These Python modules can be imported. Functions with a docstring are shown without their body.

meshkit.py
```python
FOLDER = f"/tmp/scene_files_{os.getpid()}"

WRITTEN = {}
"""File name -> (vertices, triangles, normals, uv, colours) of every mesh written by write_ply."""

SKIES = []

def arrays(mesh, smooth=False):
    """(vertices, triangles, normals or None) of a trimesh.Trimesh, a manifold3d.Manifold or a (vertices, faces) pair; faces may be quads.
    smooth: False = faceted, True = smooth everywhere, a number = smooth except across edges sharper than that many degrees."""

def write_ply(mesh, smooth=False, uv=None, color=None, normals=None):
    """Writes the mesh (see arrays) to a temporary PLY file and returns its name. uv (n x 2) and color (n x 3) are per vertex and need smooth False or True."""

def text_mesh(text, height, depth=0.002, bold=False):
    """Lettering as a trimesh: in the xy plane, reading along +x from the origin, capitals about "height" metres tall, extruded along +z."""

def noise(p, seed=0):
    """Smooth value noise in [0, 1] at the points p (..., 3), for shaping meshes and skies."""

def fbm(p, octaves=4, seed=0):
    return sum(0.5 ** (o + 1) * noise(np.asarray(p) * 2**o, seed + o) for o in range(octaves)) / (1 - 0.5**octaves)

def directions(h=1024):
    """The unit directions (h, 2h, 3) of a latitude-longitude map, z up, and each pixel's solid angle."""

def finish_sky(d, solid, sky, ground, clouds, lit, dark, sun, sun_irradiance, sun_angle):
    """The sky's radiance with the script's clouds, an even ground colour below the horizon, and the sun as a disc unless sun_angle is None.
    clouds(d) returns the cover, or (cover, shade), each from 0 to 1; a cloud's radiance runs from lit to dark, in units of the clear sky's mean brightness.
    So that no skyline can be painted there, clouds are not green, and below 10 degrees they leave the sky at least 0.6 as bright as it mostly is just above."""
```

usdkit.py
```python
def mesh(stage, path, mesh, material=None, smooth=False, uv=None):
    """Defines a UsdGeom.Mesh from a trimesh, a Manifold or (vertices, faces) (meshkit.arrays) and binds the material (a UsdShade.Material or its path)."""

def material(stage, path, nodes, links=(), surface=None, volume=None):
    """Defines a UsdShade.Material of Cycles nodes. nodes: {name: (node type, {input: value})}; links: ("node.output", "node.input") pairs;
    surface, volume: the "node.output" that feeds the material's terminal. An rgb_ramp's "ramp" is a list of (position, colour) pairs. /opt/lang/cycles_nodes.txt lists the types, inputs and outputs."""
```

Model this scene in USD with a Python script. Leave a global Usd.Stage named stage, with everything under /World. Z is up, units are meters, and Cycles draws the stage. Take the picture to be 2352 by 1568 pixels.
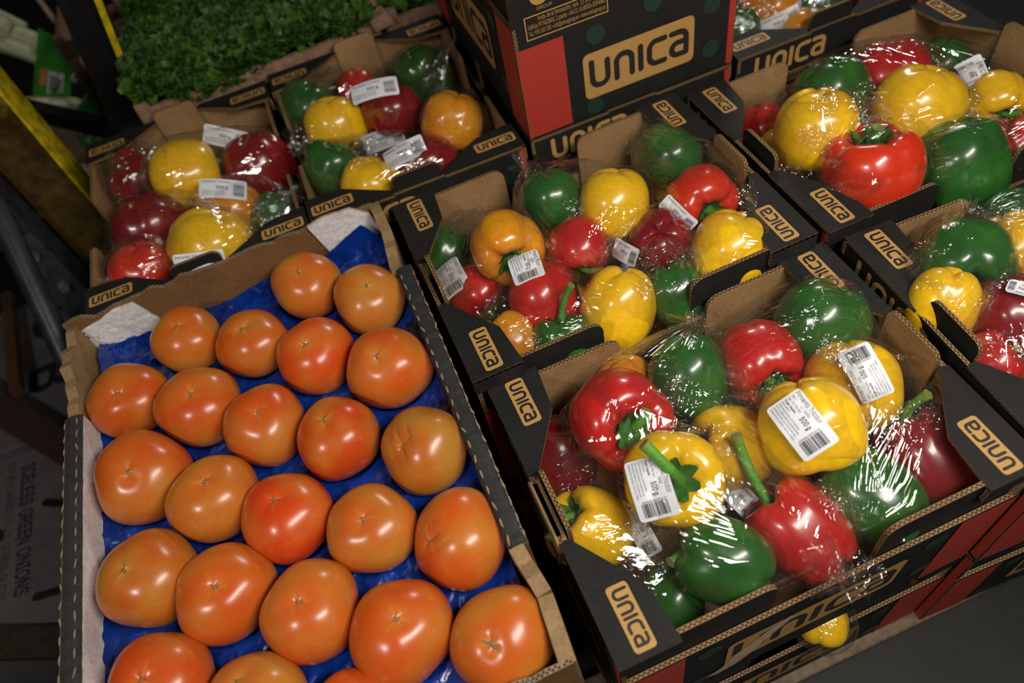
import math, random
import numpy as np, trimesh, usdkit, meshkit
from scipy.spatial import ConvexHull
from shapely.geometry import Polygon, LineString, Point, box as sbox
from shapely.ops import unary_union
from shapely import affinity
from pxr import Usd, UsdGeom, UsdLux, UsdShade, Gf, Sdf, Vt

stage = Usd.Stage.CreateInMemory()
UsdGeom.SetStageUpAxis(stage, 'Z'); UsdGeom.SetStageMetersPerUnit(stage, 1.0)
UsdGeom.Xform.Define(stage, '/World'); UsdGeom.Scope.Define(stage, '/World/Looks')
UP = 58.0                                    # the scene is laid out in cm with z = 0 at the rims of the trays, 58 cm above the floor

def P3(p): return Gf.Vec3d(p[0] / 100, p[1] / 100, (p[2] + UP) / 100)

# ------------------------------------------------------------------ camera, light, exposure
cam = UsdGeom.Camera.Define(stage, '/World/camera')
CR, CU, CB = (0.918876, -0.358122, -0.165577), (0.383043, 0.709123, 0.591965), (-0.094581, -0.607365, 0.788772)
cc = P3((38.462, -13.017, 60.454))
cam.AddTransformOp().Set(Gf.Matrix4d(*CR, 0, *CU, 0, *CB, 0, cc[0], cc[1], cc[2], 1))
cam.CreateHorizontalApertureAttr(36.0); cam.CreateFocalLengthAttr(25.372)
cam.CreateFStopAttr(3.2); cam.CreateFocusDistanceAttr(0.74); cam.CreateClippingRangeAttr((0.02, 50.0))
cam.CreateExposureAttr(0.0)

def rect_light(name, pos, target, w, h, power, color, spread=None):
    l = UsdLux.RectLight.Define(stage, '/World/' + name)
    z = np.array(pos, float) - np.array(target, float); z /= np.linalg.norm(z)
    x = np.cross((0, 0, 1.0), z); x = np.array((1.0, 0, 0)) if np.linalg.norm(x) < 1e-3 else x / np.linalg.norm(x); y = np.cross(z, x)
    p = P3(pos)
    l.AddTransformOp().Set(Gf.Matrix4d(*x, 0, *y, 0, *z, 0, p[0], p[1], p[2], 1))
    l.CreateWidthAttr(w); l.CreateHeightAttr(h); l.CreateIntensityAttr(power); l.CreateColorAttr(Gf.Vec3f(*color)); l.CreateNormalizeAttr(False)
    return l
# the hall's strip lamps: one near the photographer, one farther along the aisle
rect_light('strip_lamp', (80, -24, 84), (64, 22, 0), 0.62, 0.15, 36.0, (1.0, .95, .86))
rect_light('strip_lamp_001', (210, 250, 125), (60, 40, 0), 0.5, 0.05, 170.0, (1.0, .96, .9))
rect_light('strip_lamp_002', (-46, -34, 108), (25, 25, 0), 0.20, 0.06, 150.0, (1.0, .94, .86))
dome = UsdLux.DomeLight.Define(stage, '/World/hall_glow'); dome.CreateIntensityAttr(0.0015); dome.CreateColorAttr(Gf.Vec3f(1, .93, .85))
PEPPERS = [
    ('F', 'F1', 'red', [51.81, 20.85, -1.85], 9.92, 9.13, [0.097, -0.804, 0.587], 4, [1.59, 0.05, 2.15], 'large red pepper with a thick upcurled stem, back left of the nearest tray'),
    ('F', 'F2', 'dred', [45.53, 22.95, -7.93], 7.72, 9.27, [-0.117, -0.732, -0.671], 3, None, 'dark red pepper half under the left ledge of the nearest tray'),
    ('F', 'F3', 'green', [60.81, 23.01, -3.06], 7.74, 8.9, [-0.275, -0.617, -0.738], 3, None, 'tall green pepper under a film peak, back of the nearest tray'),
    ('F', 'F4', 'red', [68.29, 21.75, -3.6], 8.65, 8.21, [-0.129, -0.991, -0.021], 4, [-1.98, 1.09, 2.7], 'squat red pepper with short bent stem, behind the labelled yellow one'),
    ('F', 'F5', 'green', [76.45, 22.83, -3.51], 9.57, 9.09, [-0.542, -0.281, -0.792], 4, None, 'green pepper in the far right corner of the nearest tray'),
    ('F', 'F6', 'yellow', [66.87, 12.11, -0.96], 8.93, 8.93, [-0.093, -0.763, -0.64], 4, None, "yellow pepper under the straight white label, right of the nearest tray's middle"),
    ('F', 'F7', 'yellow', [74.1, 14.89, -3.31], 8.73, 9.16, [-0.266, -0.636, -0.724], 4, None, 'yellow pepper under the curled white label, right wall of the nearest tray'),
    ('F', 'F8', 'yellow', [53.4, 12.66, -1.53], 9.04, 7.68, [-0.083, -0.412, 0.907], 4, [-1.94, 2.59, 4.07], 'yellow pepper lying stem side up, labelled, before the big red one'),
    ('F', 'F9', 'yellow', [61.03, 14.92, -5.8], 8.27, 8.69, [-0.87, 0.293, 0.396], 3, [-0.14, -0.02, 1.08], 'yellow pepper under the long curved stem, middle of the nearest tray'),
    ('F', 'F10', 'red', [62.25, 5.42, -6.23], 8.21, 10.01, [-0.389, 0.861, 0.327], 3, [-0.64, 5.13, 5.12], 'red pepper with a long light green stem, front of the nearest tray'),
    ('F', 'F11', 'green', [69.79, 5.5, -6.71], 7.93, 10.15, [-0.376, 0.923, 0.079], 3, [-1.15, 1.98, 1.32], 'long green pepper between the red and dark red ones, nearest tray'),
    ('F', 'F12', 'dred', [76.89, 6.56, -7.42], 8.34, 10.43, [-0.063, 0.939, 0.338], 4, [1.87, 0.34, 4.32], 'dark red pepper with hooked stem, near right corner of the nearest tray'),
    ('F', 'F13', 'yellow', [45.19, 13.78, -6.37], 7.85, 8.24, [-0.526, 0.375, 0.764], 4, [-2.7, -1.87, 1.22], 'yellow pepper with stem hooked leftwards, near left of the nearest tray'),
    ('F', 'F14', 'green', [54.33, 5.22, -4.83], 7.9, 9.08, [-0.702, 0.712, 0.028], 4, [-2.11, -0.6, 0.68], 'broad dark green pepper with hooked stem, front wall of the nearest tray'),
    ('F', 'F15', 'green', [49.03, 4.97, -8.97], 6.12, 7.35, [-0.507, -0.695, -0.51], 3, None, 'small green pepper behind the near left ledge of the nearest tray'),
    ('F', 'F17', 'orange', [55.26, 26.14, -5.27], 6.62, 6.62, [-0.119, -0.68, -0.724], 4, None, 'orange pepper mostly hidden behind the large red one, nearest tray'),
    ('M', 'M1', 'green', [43.44, 53.6, -4.37], 6.63, 8.28, [-0.539, -0.362, -0.761], 3, None, 'green pepper half under the left ledge of the tray beside the tomatoes'),
    ('M', 'M2', 'orange', [49.91, 46.2, 0.8], 8.5, 7.82, [-0.063, -0.996, 0.056], 4, [2.02, 2.07, 1.03], 'orange yellow pepper with its calyx to the front, left in the middle tray'),
    ('M', 'M3', 'green', [57.77, 51.22, 0.4], 7.71, 7.33, [-0.12, -0.451, -0.884], 4, None, 'green pepper under crumpled frosty film, at the back wall of the middle tray'),
    ('M', 'M4', 'yellow', [64.1, 46.4, 0.43], 7.99, 8.39, [-0.307, -0.386, -0.87], 3, None, 'upright golden yellow pepper at the back of the middle tray'),
    ('M', 'M5', 'green', [74.62, 53.0, -1.6], 8.53, 8.11, [-0.452, -0.21, -0.867], 4, None, 'green pepper in the far right corner of the middle tray'),
    ('M', 'M6', 'scarlet', [73.3, 42.67, -0.77], 8.23, 7.41, [-0.056, -0.985, 0.162], 4, [1.21, -2.68, 1.29], 'red pepper with a thick hooked stem, back right of the middle tray'),
    ('M', 'M7', 'red', [57.7, 43.54, -1.1], 7.35, 6.98, [-0.265, -0.858, -0.44], 3, [2.03, -1.93, 0.34], 'pale streaked red pepper under frosted film in the middle of the middle tray'),
    ('M', 'M8', 'dred', [66.44, 40.02, -1.41], 7.17, 6.46, [0.164, 0.339, -0.926], 4, None, 'dark red pepper showing its four lobed base, in the middle tray'),
    ('M', 'M9', 'yellow', [72.95, 35.3, -1.76], 8.92, 8.48, [-0.482, -0.29, -0.827], 4, None, 'smooth yellow pepper against the right ledge of the middle tray'),
    ('M', 'M10', 'red', [51.44, 39.75, -2.53], 8.03, 8.43, [-0.119, -0.564, -0.817], 3, None, 'red pepper under the white label left in the middle tray'),
    ('M', 'M11', 'green', [51.2, 33.36, -3.02], 6.63, 5.97, [0.25, 0.564, 0.787], 4, [1.93, 0.61, 4.21], 'green pepper with a long straight stem at the front wall of the middle tray'),
    ('M', 'M12', 'yellow', [58.55, 34.66, -3.37], 8.23, 9.87, [-0.493, -0.405, -0.77], 3, None, 'tall ribbed yellow pepper at the front of the middle tray'),
    ('M', 'M13', 'green', [65.63, 34.12, -3.91], 7.12, 7.47, [0.088, -0.649, -0.755], 4, None, 'green pepper at the front right of the middle tray, beside the low kraft panel'),
    ('M', 'M14', 'red', [45.19, 46.31, -4.58], 7.35, 6.61, [0.368, -0.807, -0.462], 4, [-0.62, -1.99, -0.44], 'red pepper under the white label next to the left wall of the middle tray'),
    ('M', 'M15', 'orange', [45.91, 36.11, -3.3], 6.24, 6.87, [-0.297, 0.773, 0.561], 3, [-0.96, -0.14, 1.09], 'orange pepper behind the near left ledge of the middle tray'),
    ('R1', 'R1a', 'red', [90.57, 55.37, -6.3], 6.89, 7.58, [-0.059, -0.443, -0.895], 3, None, 'pale red pepper half under the ledge at the left of the far right tray'),
    ('R1', 'R1b', 'yellow', [90.59, 45.47, 0.29], 9.83, 9.83, [-0.229, -0.329, -0.916], 4, None, 'yellow pepper under glittering crumpled film, left in the far right tray'),
    ('R1', 'R1c', 'yellow', [89.31, 49.13, -6.03], 7.42, 7.42, [-0.409, -0.21, -0.888], 3, None, 'yellow pepper squeezed into the near left corner of the far right tray'),
    ('R1', 'R1d', 'green', [98.92, 52.84, -1.8], 9.33, 8.4, [0.114, -0.51, -0.852], 4, None, 'green pepper at the back wall of the far right tray'),
    ('R1', 'R1e', 'red', [108.09, 52.77, -2.98], 9.56, 8.61, [-0.056, -0.4, -0.915], 4, None, 'red pepper at the back of the far right tray, behind the yellow one'),
    ('R1', 'R1f', 'green', [116.39, 53.22, -4.8], 7.32, 6.59, [-0.205, -0.249, -0.947], 4, None, 'dark green pepper in the far corner of the far right tray'),
    ('R1', 'R1g', 'yellow', [103.55, 43.62, -0.29], 10.06, 9.05, [-0.363, -0.123, -0.924], 4, None, 'smooth yellow pepper in the middle of the far right tray'),
    ('R1', 'R1h', 'scarlet', [91.61, 36.42, -0.08], 11.12, 10.01, [0.053, 0.365, 0.93], 4, [0.31, -0.2, 1.77], 'big bright red pepper with blunt stem, front of the far right tray'),
    ('R1', 'R1i', 'green', [103.68, 34.85, -3.73], 10.47, 11.51, [-0.102, -0.495, -0.863], 4, None, 'dark green pepper under shiny film at the front right of the far right tray'),
    ('R1', 'R1j', 'red', [104.84, 37.63, -9.96], 6.92, 6.92, [-0.268, -0.366, -0.891], 3, None, 'red pepper low between the bright red and green ones, far right tray'),
    ('R1', 'R1k', 'yellow', [114.9, 42.23, -3.5], 7.22, 6.86, [-0.298, -0.919, -0.259], 4, [0.68, -1.73, 1.15], 'lobed yellow pepper under the white label of the far right tray'),
    ('R1', 'R1l', 'red', [113.73, 35.71, -7.03], 9.48, 9.48, [0.039, -0.605, -0.796], 4, None, 'dark red pepper at the right edge of the photo, in the far right tray'),
    ('R1', 'R1m', 'yellow', [102.85, 47.88, -7.33], 9.09, 9.09, [-0.128, -0.421, -0.898], 4, None, 'yellow pepper low behind the big bright red one'),
    ('R2', 'R2a', 'green', [91.93, 21.66, -1.81], 9.94, 8.95, [-0.56, -0.826, -0.06], 4, [-1.3, -1.51, 0.26], 'green pepper with its knotted stem pointing down, in the tray at the right edge'),
    ('R2', 'R2b', 'yellow', [86.2, 17.89, -1.08], 6.47, 7.76, [-0.399, -0.385, -0.832], 3, None, 'narrow yellow pepper beside the left ledge of the tray at the right edge'),
    ('R2', 'R2c', 'yellow', [98.78, 21.73, -3.92], 8.58, 8.58, [0.069, -0.726, -0.684], 4, None, 'yellow pepper right of the green one in the tray at the right edge'),
    ('R2', 'R2d', 'dred', [91.55, 14.3, -2.55], 8.64, 8.64, [-0.11, -0.683, -0.722], 4, None, 'dark red pepper in the tray at the right edge'),
    ('R2', 'R2e', 'red', [86.02, 11.08, -2.99], 6.0, 6.0, [0.819, -0.173, 0.548], 3, [-0.1, -0.22, 1.17], 'bright red pepper low in the tray at the right edge'),
    ('R2', 'R2h', 'green', [103.12, 25.58, -3.76], 6.57, 5.91, [-0.111, -0.56, -0.821], 4, None, 'dark green pepper at the back of the tray at the right edge'),
    ('L1', 'L1a', 'dred', [5.04, 95.16, -4.4], 9.05, 9.96, [-0.565, -0.335, -0.754], 3, None, 'dark red pepper in shade, far left in the far left tray'),
    ('L1', 'L1b', 'yellow', [13.58, 87.08, -1.81], 11.05, 10.5, [0.96, 0.07, -0.271], 3, [1.64, -0.03, 1.33], 'yellow pepper with film stretched over it, in the far left tray'),
    ('L1', 'L1c', 'dred', [23.43, 86.23, -4.08], 10.8, 10.8, [-0.159, -0.337, -0.928], 4, None, 'glossy dark red pepper at the right wall of the far left tray'),
    ('L1', 'L1d', 'orange', [17.87, 78.9, -4.09], 9.3, 8.37, [-0.393, -0.377, -0.839], 4, None, 'orange pepper below the two white labels of the far left tray'),
    ('L1', 'L1e', 'yellow', [15.57, 70.05, -2.15], 11.24, 9.56, [-0.597, -0.385, -0.704], 4, None, 'wide yellow pepper close behind the brown tomato crate wall'),
    ('L1', 'L1f', 'dred', [6.95, 80.15, -3.07], 10.24, 9.73, [-0.035, -0.347, -0.937], 4, None, 'dark red pepper with bright film glints, left in the far left tray'),
    ('L1', 'L1g', 'scarlet', [5.53, 71.56, -3.29], 8.7, 8.26, [-0.263, -0.434, -0.861], 3, None, 'red pepper in the near left corner of the far left tray'),
    ('L1', 'L1h', 'green', [24.22, 74.83, -5.47], 7.35, 8.08, [-0.413, -0.382, -0.827], 3, None, 'green pepper hidden under crumpled film at the right of the far left tray'),
    ('L2', 'L2a', 'green', [33.59, 96.0, -3.27], 8.39, 8.39, [-0.678, -0.168, -0.716], 3, None, 'dark green pepper in the far left corner of the tray left of the carton'),
    ('L2', 'L2b', 'yellow', [36.77, 85.51, -1.5], 8.78, 8.34, [-0.119, -0.309, -0.943], 3, None, 'yellow pepper at the left of the tray left of the carton'),
    ('L2', 'L2c', 'dred', [45.58, 83.93, -1.5], 9.04, 7.68, [-0.311, -0.272, -0.911], 4, None, 'dark red pepper under white labels in the tray left of the carton'),
    ('L2', 'L2d', 'orange', [52.69, 75.11, -0.8], 8.49, 8.07, [-0.492, -0.211, -0.845], 4, None, 'golden pepper at the right of the tray left of the carton'),
    ('L2', 'L2e', 'green', [53.06, 93.9, -4.0], 8.72, 9.59, [0.109, -0.301, -0.947], 3, None, 'green pepper under a long upright film tail left of the carton'),
    ('L2', 'L2f', 'dred', [47.0, 70.89, -2.87], 8.27, 7.44, [-0.14, -0.374, -0.917], 4, None, 'dark red pepper at the near wall of the tray left of the carton'),
    ('L2', 'L2g', 'green', [34.11, 77.31, -2.81], 7.66, 8.04, [0.646, 0.308, 0.698], 3, [1.16, -0.73, 0.67], 'green pepper in the near left part of the tray left of the carton'),
    ('L2', 'L2h', 'yellow', [38.58, 70.78, -2.5], 8.54, 6.83, [-0.566, -0.279, -0.776], 4, None, 'yellow pepper at the near wall of the tray left of the carton'),
    ('L2', 'L2i', 'green', [53.71, 77.73, -6.84], 6.88, 6.19, [0.061, -0.388, -0.92], 3, None, 'dark green pepper below the golden one left of the carton'),
    ('L2', 'L2j', 'red', [42.45, 96.68, -4.0], 6.91, 6.91, [-0.166, -0.27, -0.948], 3, None, 'red pepper peeping out behind the labels left of the carton'),
    ('T', 'Ta', 'orange', [104.03, 75.94, -3.36], 9.24, 9.24, [0.137, -0.403, -0.905], 4, None, 'orange pepper under a white label in the tray behind the carton'),
    ('T', 'Tb', 'green', [97.42, 73.25, -2.64], 6.63, 6.63, [-0.06, -0.31, -0.949], 4, None, 'green pepper at the left wall of the tray behind the carton'),
    ('T', 'Tc', 'orange', [106.22, 68.53, -3.96], 7.48, 6.74, [-0.225, -0.198, -0.954], 4, None, 'orange pepper at the near wall of the tray behind the carton'),
    ('T', 'Td', 'green', [111.66, 72.58, -4.0], 7.05, 6.34, [-0.367, -0.02, -0.93], 4, None, 'dark green pepper at the top edge of the photo behind the carton'),
    ('X', 'X1', 'yellow', [65.95, 1.35, -27.0], 5.32, 5.32, [-0.394, -0.767, -0.507], 4, None, 'yellow pepper seen through the slot in the second tray of the front stack'),
]
TOMATOES = [
    ([26.2, 55.79, -2.2], np.float64(4.67), np.float64(4.07), [0.002, -0.266, 0.964], 'left of the two in the far row'),
    ([32.93, 49.44, -2.2], np.float64(4.45), np.float64(4.35), [0.132, -0.318, 0.939], 'right of the two in the far row, at the corner'),
    ([10.62, 54.63, -2.2], np.float64(4.29), np.float64(4.24), [0.125, -0.21, 0.97], 'leftmost of the four in the second row'),
    ([18.3, 49.81, -2.2], np.float64(4.29), np.float64(4.39), [0.034, -0.114, 0.993], 'second from the left of the four in the second row'),
    ([25.02, 44.15, -2.2], np.float64(4.5), np.float64(4.55), [-0.031, -0.265, 0.964], 'third from the left of the four in the second row'),
    ([32.39, 38.41, -2.2], np.float64(4.73), np.float64(4.78), [-0.113, -0.252, 0.961], 'rightmost of the second row, against the black rim'),
    ([3.17, 48.75, -2.2], np.float64(4.59), np.float64(4.49), [0.093, -0.4, 0.912], 'leftmost in the third row, below the torn flap'),
    ([11.12, 43.68, -2.2], np.float64(4.66), np.float64(4.76), [0.18, -0.252, 0.951], 'second from the left in the third row of five'),
    ([17.88, 37.56, -2.2], np.float64(4.34), np.float64(4.67), [0.172, -0.197, 0.965], 'third from the left in the third row of five'),
    ([25.06, 32.3, -2.2], np.float64(4.47), np.float64(4.47), [-0.051, 0.01, 0.999], 'fourth in the third row, with a yellow flank'),
    ([33.08, 26.77, -2.2], np.float64(4.41), np.float64(4.76), [-0.473, -0.182, 0.862], 'rightmost in the third row, with pale scrape marks'),
    ([4.22, 37.45, -2.2], np.float64(5.05), np.float64(4.96), [0.086, -0.387, 0.918], 'leftmost in the fourth row, with a brown spot'),
    ([11.45, 31.23, -2.2], np.float64(4.58), np.float64(4.54), [0.206, -0.05, 0.977], 'second from the left in the fourth row of five'),
    ([18.27, 25.82, -2.2], np.float64(4.59), np.float64(4.59), [0.069, 0.029, 0.997], 'third in the fourth row, the reddest, with a star scar'),
    ([25.89, 20.9, -2.2], np.float64(4.15), np.float64(4.61), [0.021, -0.141, 0.99], 'fourth from the left in the fourth row of five'),
    ([33.37, 16.26, -2.2], np.float64(4.19), np.float64(4.99), [-0.658, -0.072, 0.75], 'rightmost in the fourth row, with finger-like dents'),
    ([4.31, 25.48, -2.2], np.float64(4.45), np.float64(5.08), [-0.084, -0.113, 0.99], 'leftmost in the fifth row, with its scar turned left'),
    ([11.33, 20.85, -2.2], np.float64(4.56), np.float64(4.68), [0.141, -0.235, 0.962], 'second from the left in the fifth row of five'),
    ([18.78, 15.69, -2.2], np.float64(4.39), np.float64(4.67), [0.057, -0.12, 0.991], 'third from the left in the fifth row of five'),
    ([25.97, 10.54, -2.2], np.float64(4.34), np.float64(4.87), [0.153, -0.054, 0.987], 'fourth from the left in the fifth row, large and round'),
    ([33.87, 6.32, -2.2], np.float64(4.47), np.float64(4.58), [-0.216, -0.264, 0.94], 'rightmost in the fifth row, with a long slit scar'),
    ([4.72, 15.16, -2.2], np.float64(4.51), np.float64(4.51), [0.061, -0.12, 0.991], 'left of the three cut by the bottom edge'),
    ([12.64, 10.21, -2.2], np.float64(4.24), np.float64(4.35), [0.013, 0.324, 0.946], 'middle of the three cut by the bottom edge'),
    ([20.15, 5.5, -2.2], np.float64(3.91), np.float64(4.12), [0.224, 0.069, 0.972], 'right of the three cut by the bottom edge'),
]
LABELS = [
    ('F_d', [50.66, 11.58, 1.71], [-0.143, -0.9, -0.413], [0.922, -0.272, 0.275], 5.28, 3.6, 7.2, 2),
    ('F_b', [64.57, 10.7, 3.03], [0.135, -0.946, -0.294], [0.891, -0.014, 0.454], 5.44, 3.44, 7.1, 2),
    ('F_b2', [73.38, 13.55, 1.2], [0.037, 0.927, 0.373], [-0.945, 0.153, -0.288], 5.14, 2.98, 7.0, 2),
    ('F_e', [49.29, 11.33, -6.27], [0.068, -0.941, -0.332], [0.986, 0.013, 0.165], 4.64, 1.99, 6.3, 2),
    ('F_c', [59.63, 10.6, -7.23], [0.292, -0.928, -0.232], [0.913, 0.199, 0.355], 3.4, 2.4, 6.6, 1),
    ('M_a', [42.82, 46.88, -1.62], [0.08, -0.962, -0.26], [0.917, -0.032, 0.398], 4.21, 3.87, 5.9, 2),
    ('M_d', [50.64, 40.78, 1.8], [-0.11, -0.952, -0.287], [0.974, -0.16, 0.158], 3.35, 3.59, 6.4, 2),
    ('M_e', [62.52, 40.15, -1.34], [0.412, -0.911, -0.027], [0.448, 0.176, 0.876], 3.4, 2.4, 5.7, 1),
    ('M_c', [69.55, 40.92, 0.57], [0.365, -0.809, -0.46], [0.693, -0.094, 0.715], 4.71, 1.99, 6.6, 1),
    ('R1_d', [113.53, 45.17, -1.16], [0.746, -0.392, 0.539], [-0.064, 0.763, 0.643], 2.87, 4.42, 5.8, 1),
    ('R2_d', [90.59, 14.39, 2.01], [-0.528, 0.843, -0.106], [-0.728, -0.513, -0.456], 2.42, 1.3, 6.9, 1),
    ('L1_a', [21.06, 89.16, 0.63], [0.834, -0.166, -0.526], [0.533, 0.493, 0.688], 6.2, 2.8, 8.8, 1),
    ('L1_b', [19.06, 77.49, 0.25], [0.905, -0.164, -0.393], [0.348, 0.816, 0.461], 6.2, 2.8, 7.4, 1),
    ('L1_c', [14.38, 64.7, 0.12], [0.97, -0.118, -0.213], [0.244, 0.466, 0.85], 6.2, 2.8, 9.0, 1),
    ('L2_a', [44.0, 83.58, 2.68], [0.968, -0.248, 0.037], [0.193, 0.832, 0.52], 7.01, 2.8, 7.2, 1),
    ('L2_b', [42.64, 81.33, -3.92], [0.999, -0.042, 0.003], [0.021, 0.563, 0.826], 6.2, 2.8, 7.2, 1),
    ('L2_c', [44.19, 70.22, 0.39], [0.932, -0.214, 0.293], [0.016, 0.831, 0.555], 6.2, 2.8, 6.6, 1),
    ('T_a', [102.93, 71.19, -2.4], [0.909, -0.281, 0.308], [-0.159, 0.449, 0.879], 6.2, 2.8, 7.4, 1),
]
LOOSE = [
    ('F_c', [56.79, 19.96, -1.0], 2.0),
    ('F_c', [61.18, 17.13, -3.0], 2.2),
    ('F_d', [63.66, 0.66, -5.0], 2.6),
    ('F_d', [64.53, 5.44, -2.0], 1.8),
    ('F_b2', [70.48, 2.7, -5.0], 2.2),
    ('F_e', [46.0, 19.15, -5.0], 2.4),
    ('F_e', [46.82, 6.72, -4.0], 2.2),
    ('F_b', [65.45, 16.17, 0.0], 1.8),
    ('F_b2', [76.25, 8.81, -2.0], 2.2),
    ('M_b', [57.36, 57.37, 0.0], 2.2),
    ('M_e', [63.4, 36.52, 0.0], 1.8),
    ('M_a', [45.79, 41.63, -3.0], 2.2),
    ('M_d', [48.73, 35.36, -3.0], 2.0),
    ('M_c', [67.37, 34.96, -0.0], 1.8),
    ('M_e', [65.72, 30.41, -4.0], 2.2),
    ('M_c', [73.32, 57.97, -3.0], 2.2),
    ('M_b', [60.14, 43.15, 0.0], 1.8),
    ('R1_a', [87.71, 41.02, 3.0], 2.2),
    ('R1_a', [86.45, 42.54, -2.0], 2.4),
    ('R1_b', [98.85, 47.24, 0.0], 2.4),
    ('R1_c', [94.84, 36.91, 2.0], 2.4),
    ('R1_c', [87.17, 35.82, 0.0], 2.0),
    ('R1_e', [107.34, 35.97, -1.0], 2.4),
    ('R1_d', [107.29, 37.95, -1.0], 2.2),
    ('R2_c', [97.98, 25.56, -2.0], 2.2),
    ('R2_a', [87.98, 20.55, -1.0], 1.8),
    ('R2_d', [88.53, 14.37, -3.0], 2.2),
    ('L1_b', [25.12, 71.82, -3.0], 3.2),
    ('L1_a', [22.95, 88.07, -1.0], 2.4),
    ('L1_d', [3.48, 69.48, -3.0], 2.6),
    ('L1_c', [20.39, 67.49, -1.0], 2.4),
    ('L1_e', [3.75, 92.15, -4.0], 2.6),
    ('L2_a', [31.53, 88.19, -2.0], 2.8),
    ('L2_a', [32.42, 82.15, -2.0], 2.6),
    ('L2_b', [54.65, 90.38, -1.0], 2.6),
    ('L2_d', [53.61, 70.9, -3.0], 2.8),
    ('L2_c', [39.02, 76.95, -1.0], 2.4),
    ('L2_b', [44.76, 87.41, 0.0], 2.4),
]
TAILS = [
    ('F_c', [62.48, 25.13, -2.0], [63.62, 26.39, 1.14], 1.5),
    ('L2_b', [53.75, 87.53, -1.0], [57.7, 88.03, 4.02], 1.5),
    ('M_b', [57.06, 55.15, 0.0], [56.26, 56.88, 4.18], 1.2),
    ('R2_c', [95.38, 24.79, -1.0], [95.03, 26.07, 1.76], 1.2),
    ('F_d', [61.27, 0.58, -3.0], [61.7, -1.5, -1.63], 1.5),
    ('L1_b', [24.42, 72.54, -2.0], [29.01, 72.21, -0.76], 1.5),
    ('M_e', [63.07, 28.58, -3.0], [63.92, 27.88, -1.22], 1.2),
    ('L2_a', [33.04, 83.52, -2.0], [29.57, 82.25, -0.79], 1.2),
    ('L1_d', [2.61, 70.42, -3.0], [0.68, 68.89, -1.24], 1.2),
    ('R1_a', [87.21, 42.96, -3.0], [87.67, 39.67, -3.17], 1.2),
]
# ------------------------------------------------------------------ materials
def look(name, rough=.5, coat=0, coat_rough=.1, nscale=300, namp=.12, bump=0, bscale=400, spec=.5, trans=0, sss=0):
    n = {'a': ('attribute', {'attribute': 'tone'}), 'g': ('geometry', {}), 'n': ('noise_texture', {'scale': nscale, 'detail': 3}),
         'm': ('map_range', {'from_min': .3, 'from_max': .7, 'to_min': 1 - namp, 'to_max': 1 + namp}),
         'x': ('mix_color', {'blend_type': 'multiply', 'fac': 1.0, 'use_clamp': False}),
         'p': ('principled_bsdf', {'roughness': rough, 'coat_weight': coat, 'coat_roughness': coat_rough, 'specular_ior_level': spec})}
    L = [('g.position', 'n.vector'), ('n.fac', 'm.value'), ('a.color', 'x.a'), ('m.result', 'x.b'), ('x.result', 'p.base_color')]
    if bump:
        n['bn'] = ('noise_texture', {'scale': bscale, 'detail': 4}); n['b'] = ('bump', {'strength': bump, 'distance': .001})
        L += [('g.position', 'bn.vector'), ('bn.fac', 'b.height'), ('b.normal', 'p.normal')]
    out = 'p.BSDF'
    if trans:
        n['t'] = ('translucent_bsdf', {}); n['mx'] = ('mix_closure', {'fac': trans})
        L += [('x.result', 't.color'), ('p.BSDF', 'mx.closure1'), ('t.BSDF', 'mx.closure2')]; out = 'mx.closure'
    return usdkit.material(stage, '/World/Looks/' + name, n, L, surface=out)

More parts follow.
